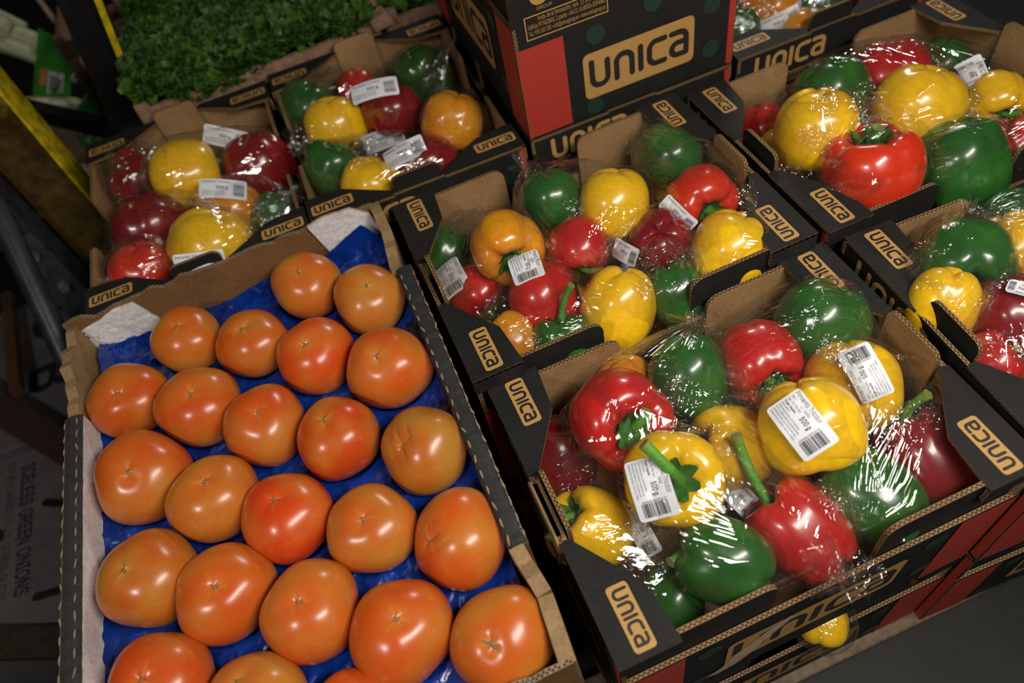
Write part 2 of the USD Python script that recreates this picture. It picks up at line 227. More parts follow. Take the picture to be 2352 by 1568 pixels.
M = {}
M['tomato'] = look('tomato_skin', .28, .25, .2, 900, .10, .05, 1500, spec=.4)
M['pepper'] = look('pepper_skin', .27, .45, .12, 160, .10, .06, 260)
M['stem'] = look('green_stem', .45, 0, .1, 500, .22, .25, 900)
M['print'] = look('printed_ink', .6, 0, .1, 700, .10)
M['paper'] = look('label_paper', .45, .15, .2, 500, .02)
M['blue'] = look('blue_plastic', .27, .2, .12, 120, .12, .12, 90)
M['metal'] = look('painted_metal', .42, 0, .1, 60, .45, .2, 200)
M['wood'] = look('rough_wood', .75, 0, .1, 90, .3, .4, 300)
M['leaf'] = look('kale_leaf', .5, 0, .1, 120, .45, .2, 400, trans=.25)
M['celery'] = look('celery_stalk', .4, 0, .1, 200, .2)
M['sheet'] = look('printed_film', .3, .3, .1, 200, .1)

def film_look():
    # flute = (cos, sin of the angle round the bag, place along it): creases run from one gathered end to the other
    n = {'lw': ('layer_weight', {'blend': .5}), 'pw': ('math', {'math_type': 'power', 'value2': 3.5}), 'ma': ('math', {'math_type': 'multiply_add', 'value2': .45, 'value3': .105}),
         'f': ('attribute', {'attribute': 'flute'}), 'mp': ('mapping', {'scale': (3.2, 3.2, .8)}), 'g': ('geometry', {}),
         'n1': ('noise_texture', {'scale': 1.0, 'detail': 3, 'roughness': .55, 'distortion': .4}), 's1': ('math', {'math_type': 'subtract', 'value2': .5}), 'a1': ('math', {'math_type': 'absolute'}),
         'r1': ('map_range', {'from_min': 0, 'from_max': .09, 'to_min': 1, 'to_max': 0, 'clamp': True}),
         'v': ('voronoi_texture', {'feature': 'distance_to_edge', 'scale': 42, 'randomness': 1}), 'r2': ('map_range', {'from_min': 0, 'from_max': .2, 'to_min': .06, 'to_max': 0, 'clamp': True}),
         'n3': ('noise_texture', {'scale': 34, 'detail': 2}), 'ad': ('math', {'math_type': 'add'}), 'ad2': ('math', {'math_type': 'multiply_add', 'value2': .3}),
         'b': ('bump', {'strength': .3, 'distance': .003}),
         't': ('transparent_bsdf', {'color': (.985, .985, .98)}), 'gl': ('glossy_bsdf', {'color': (1, 1, 1), 'roughness': .06}), 'mx': ('mix_closure', {}),
         'd': ('diffuse_bsdf', {'color': (.8, .78, .76)}), 'm2': ('mix_closure', {'fac': .008})}
    L = [('lw.facing', 'pw.value1'), ('pw.value', 'ma.value1'), ('ma.value', 'mx.fac'), ('f.vector', 'mp.vector'), ('mp.vector', 'n1.vector'), ('n1.fac', 's1.value1'), ('s1.value', 'a1.value1'), ('a1.value', 'r1.value'),
         ('g.position', 'v.vector'), ('v.distance', 'r2.value'), ('g.position', 'n3.vector'), ('r1.result', 'ad.value1'), ('r2.result', 'ad.value2'), ('n3.fac', 'ad2.value1'), ('ad.value', 'ad2.value3'),
         ('ad2.value', 'b.height'), ('b.normal', 'gl.normal'), ('t.BSDF', 'mx.closure1'), ('gl.BSDF', 'mx.closure2'), ('mx.closure', 'm2.closure1'), ('d.BSDF', 'm2.closure2')]
    return usdkit.material(stage, '/World/Looks/clear_film', n, L, surface='m2.closure')
M['film'] = film_look()

def cardboard_look():
    # flute = (run along the edge in cm, 0..1 across the board, 1 on a cut edge): draws the corrugation in cut edges
    n = {'a': ('attribute', {'attribute': 'tone'}), 'f': ('attribute', {'attribute': 'flute'}), 's': ('separate_xyz', {}),
         'k': ('math', {'math_type': 'multiply', 'value2': 2 * math.pi / .5}), 'sn': ('math', {'math_type': 'sine'}), 'ma': ('math', {'math_type': 'multiply_add', 'value2': .3, 'value3': .5}),
         'd': ('math', {'math_type': 'subtract'}), 'ab': ('math', {'math_type': 'absolute'}), 'r1': ('map_range', {'from_min': .1, 'from_max': .2, 'to_min': 1, 'to_max': .12, 'clamp': True}),
         'd2': ('math', {'math_type': 'subtract', 'value2': .5}), 'ab2': ('math', {'math_type': 'absolute'}), 'r2': ('map_range', {'from_min': .34, 'from_max': .4, 'to_min': 0, 'to_max': 1, 'clamp': True}),
         'mxx': ('math', {'math_type': 'maximum'}), 'one': ('math', {'math_type': 'subtract', 'value1': 1.0}), 'e': ('mix_float', {'a': 1.0, 'use_clamp': False}),
         'g': ('geometry', {}), 'n': ('noise_texture', {'scale': 260, 'detail': 4}), 'n2': ('noise_texture', {'scale': 22, 'detail': 3}), 'na': ('math', {'math_type': 'add'}),
         'm': ('map_range', {'from_min': .7, 'from_max': 1.3, 'to_min': .78, 'to_max': 1.2}), 'mm': ('math', {'math_type': 'multiply'}),
         'x': ('mix_color', {'blend_type': 'multiply', 'fac': 1.0, 'use_clamp': False}), 'b': ('bump', {'strength': .25, 'distance': .0006}),
         'p': ('principled_bsdf', {'roughness': .66, 'specular_ior_level': .2})}
    L = [('f.vector', 's.vector'), ('s.x', 'k.value1'), ('k.value', 'sn.value1'), ('sn.value', 'ma.value1'), ('s.y', 'd.value1'), ('ma.value', 'd.value2'), ('d.value', 'ab.value1'), ('ab.value', 'r1.value'),
         ('s.y', 'd2.value1'), ('d2.value', 'ab2.value1'), ('ab2.value', 'r2.value'), ('r1.result', 'mxx.value1'), ('r2.result', 'mxx.value2'), ('s.z', 'e.fac'), ('mxx.value', 'e.b'),
         ('g.position', 'n.vector'), ('g.position', 'n2.vector'), ('n.fac', 'na.value1'), ('n2.fac', 'na.value2'), ('na.value', 'm.value'), ('m.result', 'mm.value1'), ('e.result', 'mm.value2'),
         ('a.color', 'x.a'), ('mm.value', 'x.b'), ('x.result', 'p.base_color'), ('n.fac', 'b.height'), ('b.normal', 'p.normal')]
    del n['one']
    return usdkit.material(stage, '/World/Looks/corrugated_board', n, L, surface='p.BSDF')
M['board'] = cardboard_look()
M['floor'] = usdkit.material(stage, '/World/Looks/concrete', {'g': ('geometry', {}), 'n': ('noise_texture', {'scale': 9, 'detail': 8, 'roughness': .65}),
    'r': ('rgb_ramp', {'ramp': [(.3, (.010, .0095, .009)), (.55, (.019, .018, .017)), (.75, (.036, .032, .028))]}), 'p': ('principled_bsdf', {'roughness': .6})},
    [('g.position', 'n.vector'), ('n.fac', 'r.fac'), ('r.color', 'p.base_color')], surface='p.BSDF')
M['wall'] = usdkit.material(stage, '/World/Looks/dark_wall', {'p': ('principled_bsdf', {'roughness': .9, 'base_color': (.03, .022, .018)})}, [], surface='p.BSDF')

KRAFT = (.32, .188, .083); BLACK = (.017, .016, .015); RED = (.42, .035, .022); INK = (.017, .015, .013); DOT = (.012, .035, .022); GOLD = (.48, .265, .078)

# ------------------------------------------------------------------ helpers
used = {}
def fresh(parent, name):
    k = (parent, name); used[k] = used.get(k, -1) + 1
    return f'{parent}/{name}' + (f'_{used[k]:03d}' if used[k] else '')

def tag(prim, label=None, cat=None, group=None, kind=None):
    for k, v in (('label', label), ('category', cat), ('group', group), ('kind', kind)):
        if v: prim.SetCustomDataByKey(k, v)
    return prim

class MB:
    """Collects faces (cm) with a colour and a flute coordinate per corner; build() makes them ONE Mesh."""
    def __init__(s): s.v, s.f, s.t, s.u, s.n, s.nrm = [], [], [], [], 0, None
    def add(s, v, f, tone, flute=None):
        v = np.asarray(v, float); f = np.asarray(f, int)
        if f.shape[1] == 4: f = np.vstack([f[:, [0, 1, 2]], f[:, [0, 2, 3]]])
        t = np.broadcast_to(np.asarray(tone, float), (len(v), 3)); u = np.zeros((len(v), 3)) if flute is None else np.asarray(flute, float)
        s.v.append(v); s.f.append(f + s.n); s.t.append(t); s.u.append(u); s.n += len(v)
        return s
    def flat(s, poly, O, A, B, N, off, tone):
        """a shapely polygon laid in the plane O + aA + bB, lifted off along N"""
        O, A, B, N = (np.asarray(x, float) for x in (O, A, B, N))
        for g in getattr(poly, 'geoms', [poly]):
            if g.area < 1e-6: continue
            v, f = trimesh.creation.triangulate_polygon(g, engine='earcut')
            if len(f) == 0: continue
            a, b, c = v[f[:, 0]], v[f[:, 1]], v[f[:, 2]]
            cr = (b[:, 0] - a[:, 0]) * (c[:, 1] - a[:, 1]) - (b[:, 1] - a[:, 1]) * (c[:, 0] - a[:, 0])
            f = np.where((cr < 0)[:, None], f[:, ::-1], f)
            if np.dot(np.cross(A, B), N) < 0: f = f[:, ::-1]
            s.add(O + v[:, :1] * A + v[:, 1:2] * B + N * off, f, tone)
        return s
    def board(s, poly, O, A, B, N, th, front, back=None, edge=KRAFT):
        """a sheet of board: polygon in O + aA + bB, from 0 to th along N; front is the face at th"""
        if not isinstance(poly, Polygon): poly = Polygon(poly)
        N = np.asarray(N, float)
        s.flat(poly, O, A, B, N, th, front); s.flat(poly, O, A, B, -N, 0, back or front)
        O, A, B = (np.asarray(x, float) for x in (O, A, B))
        c = np.array(poly.exterior.coords)
        if not poly.exterior.is_ccw: c = c[::-1]
        run = np.concatenate([[0], np.cumsum(np.linalg.norm(np.diff(c, axis=0), axis=1))])
        P = O + c[:, :1] * A + c[:, 1:] * B
        for i in range(len(c) - 1):
            v = [P[i], P[i + 1], P[i + 1] + N * th, P[i] + N * th]
            s.add(v, [[0, 1, 2, 3]] if np.dot(np.cross(A, B), N) > 0 else [[3, 2, 1, 0]], edge, [(run[i], 0, 1), (run[i + 1], 0, 1), (run[i + 1], 1, 1), (run[i], 1, 1)])
        return s
    def box(s, lo, hi, tone, bevel=0):
        m = trimesh.creation.box(bounds=[lo, hi])
        if bevel:
            import manifold3d
            lo, hi = np.asarray(lo) + bevel, np.asarray(hi) - bevel
            pts = np.array([[(lo, hi)[i][0], (lo, hi)[j][1], (lo, hi)[k][2]] for i in (0, 1) for j in (0, 1) for k in (0, 1)])
            pts = np.vstack([pts + e * bevel for e in np.vstack([np.eye(3), -np.eye(3)])]); m = trimesh.convex.convex_hull(pts)
        v = m.triangles.reshape(-1, 3)
        return s.add(v, np.arange(len(v)).reshape(-1, 3), tone)
    def beam(s, a, b, w, h, tone, up=(0, 0, 1.0)):
        a, b = np.asarray(a, float), np.asarray(b, float); d = b - a; L = np.linalg.norm(d); d /= L
        x = np.cross(np.asarray(up, float), d); x /= np.linalg.norm(x); y = np.cross(d, x)
        m = trimesh.creation.box(bounds=[(-w / 2, -h / 2, 0), (w / 2, h / 2, L)]); v = m.triangles.reshape(-1, 3)
        return s.add(a + v[:, :1] * x + v[:, 1:2] * y + v[:, 2:] * d, np.arange(len(v)).reshape(-1, 3), tone)
    def tube(s, pts, rad, tone, sides=12, cap=True):
        pts = np.asarray(pts, float); t = np.gradient(pts, axis=0); t /= np.linalg.norm(t, axis=1)[:, None] + 1e-9
        x = np.cross(t[0], (0.3, .2, .93)); x /= np.linalg.norm(x); X = []
        for k in range(len(pts)): x = x - t[k] * (x @ t[k]); x /= np.linalg.norm(x); X.append(x.copy())
        X = np.array(X); Y = np.cross(t, X); an = np.arange(sides) * 2 * np.pi / sides
        r = np.broadcast_to(np.asarray(rad, float), (len(pts),)) if np.ndim(rad) < 2 else rad
        R = (r[:, None] if np.ndim(r) == 1 else r)[..., None]
        v = pts[:, None] + R * (np.cos(an)[None, :, None] * X[:, None] + np.sin(an)[None, :, None] * Y[:, None])
        i, j = np.meshgrid(np.arange(len(pts) - 1), np.arange(sides), indexing='ij')
        f = np.stack([i * sides + j, i * sides + (j + 1) % sides, (i + 1) * sides + (j + 1) % sides, (i + 1) * sides + j], -1).reshape(-1, 4)
        v = v.reshape(-1, 3); tn = np.asarray(tone, float); tn = np.repeat(tn, sides, 0) if tn.ndim == 2 else tn
        s.add(v, f, tn)
        if cap:
            k = len(pts) - 1; ring = v[k * sides:(k + 1) * sides]
            s.add(np.vstack([ring, pts[k] + 0 * t[k]]), [[j, (j + 1) % sides, sides] for j in range(sides)], np.asarray(tone, float)[-1] if np.ndim(tone) == 2 else tone)
        return s
    def build(s, parent, name, mat, label=None, smooth=False, origin=(0, 0, 0), world=False, kind=None):
        """world: the parent is /World, so cm with z from the rims become metres; else metres round the thing's own origin (cm)"""
        v = np.vstack(s.v) - np.asarray(origin, float) + (np.array([0, 0, UP]) if world else 0)
        f, t, u = np.vstack(s.f), np.vstack(s.t), np.vstack(s.u)
        keep, inv = np.unique(f, return_inverse=True)              # only corners that a face uses
        if len(keep) < len(v): v, t, u, f = v[keep], t[keep], u[keep], inv.reshape(f.shape); s.nrm = s.nrm[keep] if s.nrm is not None else None
        path = fresh(parent, name)
        m = UsdGeom.Mesh.Define(stage, path)
        m.CreatePointsAttr(Vt.Vec3fArray.FromNumpy((v / 100).astype(np.float32)))
        m.CreateFaceVertexCountsAttr(Vt.IntArray.FromNumpy(np.full(len(f), 3, np.int32)))
        m.CreateFaceVertexIndicesAttr(Vt.IntArray.FromNumpy(f.astype(np.int32).ravel()))
        m.CreateSubdivisionSchemeAttr('none')
        if smooth:
            n = np.zeros_like(v); fn = np.cross(v[f[:, 1]] - v[f[:, 0]], v[f[:, 2]] - v[f[:, 0]])
            for k in range(3): np.add.at(n, f[:, k], fn)
            n /= np.linalg.norm(n, axis=1)[:, None] + 1e-12
            m.CreateNormalsAttr(Vt.Vec3fArray.FromNumpy(n.astype(np.float32))); m.SetNormalsInterpolation('vertex')
        if s.nrm is not None: m.CreateNormalsAttr(Vt.Vec3fArray.FromNumpy(s.nrm.astype(np.float32))); m.SetNormalsInterpolation('vertex')
        api = UsdGeom.PrimvarsAPI(m)
        api.CreatePrimvar('tone', Sdf.ValueTypeNames.Color3fArray, 'vertex').Set(Vt.Vec3fArray.FromNumpy(t.astype(np.float32)))
        if mat in ('board', 'film'): api.CreatePrimvar('flute', Sdf.ValueTypeNames.Float3Array, 'vertex').Set(Vt.Vec3fArray.FromNumpy(u.astype(np.float32)))
        UsdShade.MaterialBindingAPI.Apply(m.GetPrim()).Bind(M[mat])
        tag(m.GetPrim(), label, kind=kind)
        return path

def thing(name, label, cat, loc, rot=0, group=None, kind=None):
    x = UsdGeom.Xform.Define(stage, fresh('/World', name)); x.AddTranslateOp().Set(P3(loc))
    if rot: x.AddRotateZOp().Set(float(rot))
    tag(x.GetPrim(), label, cat, group, kind)
    return str(x.GetPath())

def top(mb, name, mat, label, cat, kind=None, smooth=False):
    p = mb.build('/World', name, mat, smooth=smooth, world=True); tag(stage.GetPrimAtPath(p), label, cat, None, kind); return p

def copy(src, name, label, loc, rot=0, group=None, instance=True):
    was = stage.GetPrimAtPath(src).GetCustomData()
    x = UsdGeom.Xform.Define(stage, fresh('/World', name)); pr = x.GetPrim()
    pr.GetReferences().AddInternalReference(src)
    x.ClearXformOpOrder(); ops = {o.GetOpName(): o for o in UsdGeom.Xformable(stage.GetPrimAtPath(src)).GetOrderedXformOps()}
    x.GetPrim().CreateAttribute('xformOp:translate', Sdf.ValueTypeNames.Double3).Set(P3(loc))
    x.GetPrim().CreateAttribute('xformOp:rotateZ', Sdf.ValueTypeNames.Float).Set(float(rot))
    x.GetPrim().CreateAttribute('xformOpOrder', Sdf.ValueTypeNames.TokenArray, False, Sdf.VariabilityUniform).Set(['xformOp:translate', 'xformOp:rotateZ'])
    tag(pr, label, was.get('category'), group)
    if instance: pr.SetInstanceable(True)
    return str(x.GetPath())

def ball(nu, nv):
    """angles of a closed latitude-longitude grid and its faces"""
    ph = np.linspace(0, np.pi, nv); th = np.arange(nu) * 2 * np.pi / nu
    i, j = np.meshgrid(np.arange(nv - 1), np.arange(nu), indexing='ij')
    f = np.stack([i * nu + j, (i + 1) * nu + j, (i + 1) * nu + (j + 1) % nu, i * nu + (j + 1) % nu], -1).reshape(-1, 4)
    P, T = np.meshgrid(ph, th, indexing='ij')
    return P.ravel(), T.ravel(), f

def basis(ax, spin=0):
    z = np.asarray(ax, float); z = z / np.linalg.norm(z); x = np.cross((0.13, .97, .2), z); x /= np.linalg.norm(x); y = np.cross(z, x)
    c, s = math.cos(spin), math.sin(spin)
    return np.stack([c * x + s * y, -s * x + c * y, z])          # rows

# the word on every tray, drawn from strokes
def arc(cx, cy, r, a0, a1, n=8): return [(cx + r * math.cos(math.radians(a)), cy + r * math.sin(math.radians(a))) for a in np.linspace(a0, a1, n)]
def wordmark():
    S = [LineString([(0, 1.1)] + arc(.32, .32, .32, 180, 270) + arc(.38, .32, .32, 270, 360) + [(.7, 1.0)]),
         LineString([(1.1, 0)] + arc(1.42, .68, .32, 180, 90) + arc(1.48, .68, .32, 90, 0) + [(1.8, 0)]),
         LineString([(2.2, 0), (2.2, 1.0)]),
         LineString([(3.3, 1.0)] + arc(2.92, .68, .32, 90, 180) + arc(2.92, .32, .32, 180, 270) + [(3.3, 0)]),
         LineString([(3.62, 1.0)] + arc(4.0, .7, .3, 90, 0) + [(4.3, 0)]), LineString([(4.3, .55), (3.9, .55)] + arc(3.9, .275, .275, 90, 270) + [(4.3, 0)])]
    return affinity.translate(unary_union([l.buffer(.125, 6) for l in S]), -2.15, -.5)
WORD = wordmark()
def word(h, turn=0): return affinity.rotate(affinity.scale(WORD, h, h, origin=(0, 0)), turn, origin=(0, 0))
def rrect(w, h, r): return sbox(-w / 2 + r, -h / 2 + r, w / 2 - r, h / 2 - r).buffer(r, 5)
_tx = {}
def text(t, h, bold=False):
    """flat lettering: vertices (x, y) and triangles"""
    k = (t, h, bold)
    if k not in _tx:
        m = meshkit.text_mesh(t, h, .01, bold); keep = m.face_normals[:, 2] > .5
        _tx[k] = (np.array(m.vertices[:, :2]), np.array(m.faces[keep]))
    return _tx[k]
def put_text(mb, t, h, O, A, B, N, x, y, off, tone, bold=False, width=None):
    v, f = text(t, h, bold); v = v.copy()
    if width: v[:, 0] *= width / v[:, 0].max()
    O, A, B, N = (np.asarray(q, float) for q in (O, A, B, N))
    if np.dot(np.cross(A, B), N) < 0: f = f[:, ::-1]
    mb.add(O + (x + v[:, :1]) * A + (y + v[:, 1:2]) * B + N * off, f, tone)

# ------------------------------------------------------------------ the setting
fl = MB(); fl.add([(-300, -250, 0), (420, -250, 0), (420, 520, 0), (-300, 520, 0)], [[0, 1, 2, 3]], (.05, .05, .05))
fl.box((-300, -250, -8), (420, 520, -.02), (.05, .05, .05))
tag(stage.GetPrimAtPath(fl.build('/World', 'floor', 'floor')), 'dark worn concrete floor', 'floor', kind='structure')
wb = MB(); wb.box((-300, 420, 0), (420, 428, 280), (.03, .022, .018))
tag(stage.GetPrimAtPath(wb.build('/World', 'wall_back', 'wall')), 'dark wall at the back of the store room', 'wall', kind='structure')

# ------------------------------------------------------------------ the pepper trays
TH, LOW, TOPZ = .42, 15.4, 21.5                     # board thickness, height of the low long walls, height of the ledges
def make_tray(label):
    t = thing('pepper_tray', label, 'tray', (60, 120, -21.5 - 30))
    MB().board([(-19.5, -14.5), (19.5, -14.5), (19.5, 14.5), (-19.5, 14.5)], (0, 0, .1), (1, 0, 0), (0, 1, 0), (0, 0, 1), .5, KRAFT, KRAFT).build(t, 'bottom', 'board')
    for s in (-1, 1):                              # long walls: low, with the big plate and red corners printed outside
        A, N = (-s, 0, 0), (0, s, 0)
        m = MB(); m.board([(-20, 0), (20, 0), (20, LOW), (-20, LOW)], (0, s * 14.5, 0), A, (0, 0, 1), N, TH, BLACK, KRAFT)
        w = m.build(t, 'long_wall', 'board')
        for k in (-1, 1): MB().flat(sbox(k * 17 - 3, .1, k * 17 + 3, LOW - .05), (0, s * 15, 0), A, (0, 0, 1), N, .02, RED).build(w, 'red_corner', 'print')
        pl = MB(); pl.flat(affinity.translate(rrect(19, 7.4, .9), 0, 8.2), (0, s * 15, 0), A, (0, 0, 1), N, .03, GOLD); pl.build(w, 'logo_plate', 'print')
        lt = MB(); lt.flat(affinity.translate(word(3.9), 0, 8.2), (0, s * 15, 0), A, (0, 0, 1), N, .05, INK); lt.build(w, 'lettering', 'print')
        for dx, dz in ((-12, 3), (12, 13), (13, 4.5), (-11.5, 13)): MB().flat(Point(dx, dz).buffer(1.3, 10), (0, s * 15, 0), A, (0, 0, 1), N, .02, DOT).build(w, 'green_dot', 'print')
        for k in (-1, 1):                          # upright corner panels inside the long walls, up to the ledges
            x0, x1 = (-19.4, -5.2) if k < 0 else (5.2, 19.4)
            r = 1.5
            cor = [(x0, 4), (x1, 4), (x1, TOPZ - r)] + arc(x1 - r, TOPZ - .1 - r, r, 0, 90, 6) + [(x0, TOPZ - .1)] if k < 0 else [(x0, 4), (x1, 4), (x1, TOPZ - .1)] + arc(x0 + r, TOPZ - .1 - r, r, 90, 180, 6) + [(x0, TOPZ - 1.6)]
            cor = [(c[0], c[1]) for c in cor]
            MB().board(cor, (0, s * 13.95, 0), (1, 0, 0), (0, 0, 1), (0, s, 0), TH, BLACK, KRAFT).build(t, 'corner_panel', 'board')
    for s in (-1, 1):                              # end walls: full height, small word and address printed outside
        A, N = (0, s, 0), (s, 0, 0)
        m = MB(); m.board([(-14.9, 0), (14.9, 0), (14.9, TOPZ - .1), (-14.9, TOPZ - .1)], (s * 19.5, 0, 0), A, (0, 0, 1), N, TH, BLACK, KRAFT)
        w = m.build(t, 'end_wall', 'board')
        for q in (sbox(-14.8, .1, -8.8, 12.6), sbox(14.0, .1, 14.8, 21)): MB().flat(q, (s * 20, 0, 0), A, (0, 0, 1), N, .02, RED).build(w, 'red_corner', 'print')
        pl = MB(); pl.flat(affinity.translate(rrect(15.6, 6.4, .8), 1.2, 5.8), (s * 20, 0, 0), A, (0, 0, 1), N, .03, GOLD); pl.build(w, 'logo_plate', 'print')
        lt = MB(); lt.flat(affinity.translate(word(3.1), 1.2, 5.8), (s * 20, 0, 0), A, (0, 0, 1), N, .05, INK); lt.build(w, 'lettering', 'print')
        ad = MB(); O, Z = (s * 20, 0, 0), (0, 0, 1)
        ad.flat(affinity.translate(word(2.5), -6.6, 18.9), O, A, Z, N, .03, GOLD)
        put_text(ad, 'GROUP', .42, O, A, Z, N, -11.6, 16.75, .03, GOLD)
        ad.flat(rrect(10.6, 2.9, .05).difference(rrect(10.3, 2.6, .05)), (s * 20, -8.0 * s, 14.9), A, Z, N, .03, GOLD)
        for i, (tx, wd) in enumerate((('Avda. de la Innovación, num. 15 (PITA)', 7.2), ('Edificio PITÁGORAS, 2 planta • 04131 ALMERÍA (ESPAÑA)', 9.9), ('Tel.: 950 181 500 • info@unicagroup.es • www.unicagroup.es', 9.9))):
            put_text(ad, tx, .55, O, A, Z, N, -8 - wd / 2 if i == 0 else -12.95, 15.55 - .8 * i, .03, GOLD, width=wd)
        ad.build(w, 'address_print', 'print')
        for dx, dz in ((-4.6, 11.2), (-5.4, 1.4), (3.2, 12.6), (11.4, 9.4), (11.6, 3.2), (11, 17)): MB().flat(Point(dx, dz).buffer(1.25, 10), O, A, Z, N, .02, DOT).build(w, 'green_dot', 'print')
        # a tab that stands up in the middle of the end wall
        MB().board([(-3.3, 15), (3.3, 15), (3.3, TOPZ + .9)] + arc(2.3, TOPZ + .9, 1.0, 0, 90, 6) + arc(-2.3, TOPZ + .9, 1.0, 90, 180, 6), (s * 18.6, 0, 0), A, (0, 0, 1), N, TH, BLACK, KRAFT).build(t, 'stacking_tab', 'board')
        for k in (-1, 1):                          # the four black ledges with the word
            lp = [(0, 0), (0, 11.4), (.9, 11.6), (5.1, 5.4), (5.6, .5), (5.6, 0)]
            m = MB(); m.board(lp, (s * 20, k * 15, TOPZ - .3), (-s, 0, 0), (0, -k, 0), (0, 0, 1), .35, BLACK, KRAFT)
            m.board([(0, -2.2), (5.6, -2.2), (5.6, 0), (0, 0)], (s * 20, k * 14.6, TOPZ), (-s, 0, 0), (0, 0, 1), (0, k, 0), .4, BLACK, KRAFT)
            lg = m.build(t, 'ledge', 'board')
            O = np.array((s * (20 - 2.75), k * (15 - 3.4), TOPZ + .05)); R_ = np.array((0, 1.0 * s, 0)); Uu = np.array((-s, 0, 0.0))
            pl = MB(); pl.flat(rrect(5.7, 1.95, .35), O, R_, Uu, (0, 0, 1), .02, GOLD); pl.build(lg, 'logo_plate', 'print')
            lt = MB(); lt.flat(word(1.08), O, R_, Uu, (0, 0, 1), .04, INK); lt.build(lg, 'lettering', 'print')
    return t
def put(src, pose, dz, label, rot=None, inst=True, name='pepper_tray', group=None):
    x, y, th, z = pose
    return copy(src, name, label, (x, y, z - 21.5 + dz), th, group, inst)
FP, MP, R1P, R2P = (61.43, 15.16, .67, -.82), (59.82, 44.75, .91, 1.43), (101.7, 45.44, .41, .19), (102.5, 13.6, -2.0, -.19)
L1P, L2P, CP, TP = (13.9, 83.0, 89.9, -.46), (44.3, 83.2, 89.6, -.04), (75.0, 83.2, 90, 0), (106.2, 83.4, 90, 0)
first = make_tray('lower black tray in the stack under the middle tray')
pf = stage.GetPrimAtPath(first); x, y, th, z = MP
pf.GetAttribute('xformOp:translate').Set(P3((x, y, z - 43.5)))
UsdGeom.Xformable(pf).AddRotateZOp().Set(th)
front = put(first, FP, 0, 'nearest pepper tray, black carton at the bottom right with a torn front logo', inst=False)
put(first, MP, 0, 'middle pepper tray, right of the tomato crate and behind the nearest tray')
put(first, R1P, 0, 'far right pepper tray, open black carton with the big bright red pepper')
put(first, R2P, 0, 'black pepper tray cut by the right edge, holding a green stem-down pepper')
put(first, L1P, 0, 'far left pepper tray, right behind the brown wall of the tomato crate')
put(first, L2P, 0, 'open pepper tray between the far left tray and the upright black carton')
put(first, TP, 0, 'pepper tray behind the far right one, at the top edge')
put(first, CP, 0, 'black tray under the upright black carton with the big logo')
put(first, CP, 21.9, 'upright black carton with red corner and big logo, stacked above all other trays')
put(first, FP, -22, 'second tray of the front stack, directly under the nearest pepper tray')
for pz, wh in ((R1P, 'far right tray'), (R2P, 'tray at the right edge'), (L1P, 'far left tray'), (L2P, 'tray left of the upright carton'), (CP, 'tray that carries the upright carton'), (TP, 'tray behind the far right one')):
    put(first, pz, -22, 'lower black tray in the stack under the ' + wh)
    # torn strip over the logo of the nearest tray
rng = np.random.default_rng(11)
tp = [(-11.5, 3.2), (-9.8, 4.4), (-8.6, 7.2), (-6.9, 8.8), (-5.0, 11.2), (-3.3, 12.3), (-2.6, 11.6), (-4.2, 9.2), (-5.4, 7.4), (-6.2, 5.2), (-8.0, 3.1), (-10, 2.4)]
MB().flat(Polygon(tp), (0, -15, 0), (1, 0, 0), (0, 0, 1), (0, -1, 0), .08, (.50, .36, .24)).build(front, 'torn_patch', 'board', 'pale torn strip where the print came off')
m = MB(); m.board([(-3.2, 17.5), (3.6, 17.5), (3.6, 20.6)] + arc(2.8, 20.6, .8, 0, 90, 5) + arc(-2.8, 20.6, .8, 90, 180, 5), (-22.3, 0, 0), (0, -1, 0), (.10, 0, 1), (1, 0, 0), 1.0, KRAFT, KRAFT, edge=(.36, .22, .10))
m.u = [q * (1, 1, 0) for q in m.u]; m.build(front, 'folded_tab', 'board', 'plain brown tab folded over the left wall')
pal = MB()
for k in range(7): pal.box((-6, -1 + k * 17.2, -44.9), (122, 10 + k * 17.2, -43.4), (.16, .11, .065))
for k in range(3): pal.box((-6 + k * 58, -1, -57.9), (6 + k * 58, 113, -45), (.13, .09, .05))
pt = thing('wooden_pallet', 'wooden pallet that carries the stacks of trays above the dark floor', 'pallet', (58, 55, -57.9))
for k in range(7):
    b = MB(); b.box((-6, -1 + k * 17.2, -44.9), (122, 10 + k * 17.2, -43.4), (.16, .11, .065), .2); b.build(pt, 'deck_board', 'wood', origin=(58, 55, -57.9))
for k in range(3):
    b = MB(); b.box((-6 + k * 58, -1, -57.9), (6 + k * 58, 113, -45), (.13, .09, .05)); b.build(pt, 'stringer', 'wood', origin=(58, 55, -57.9))

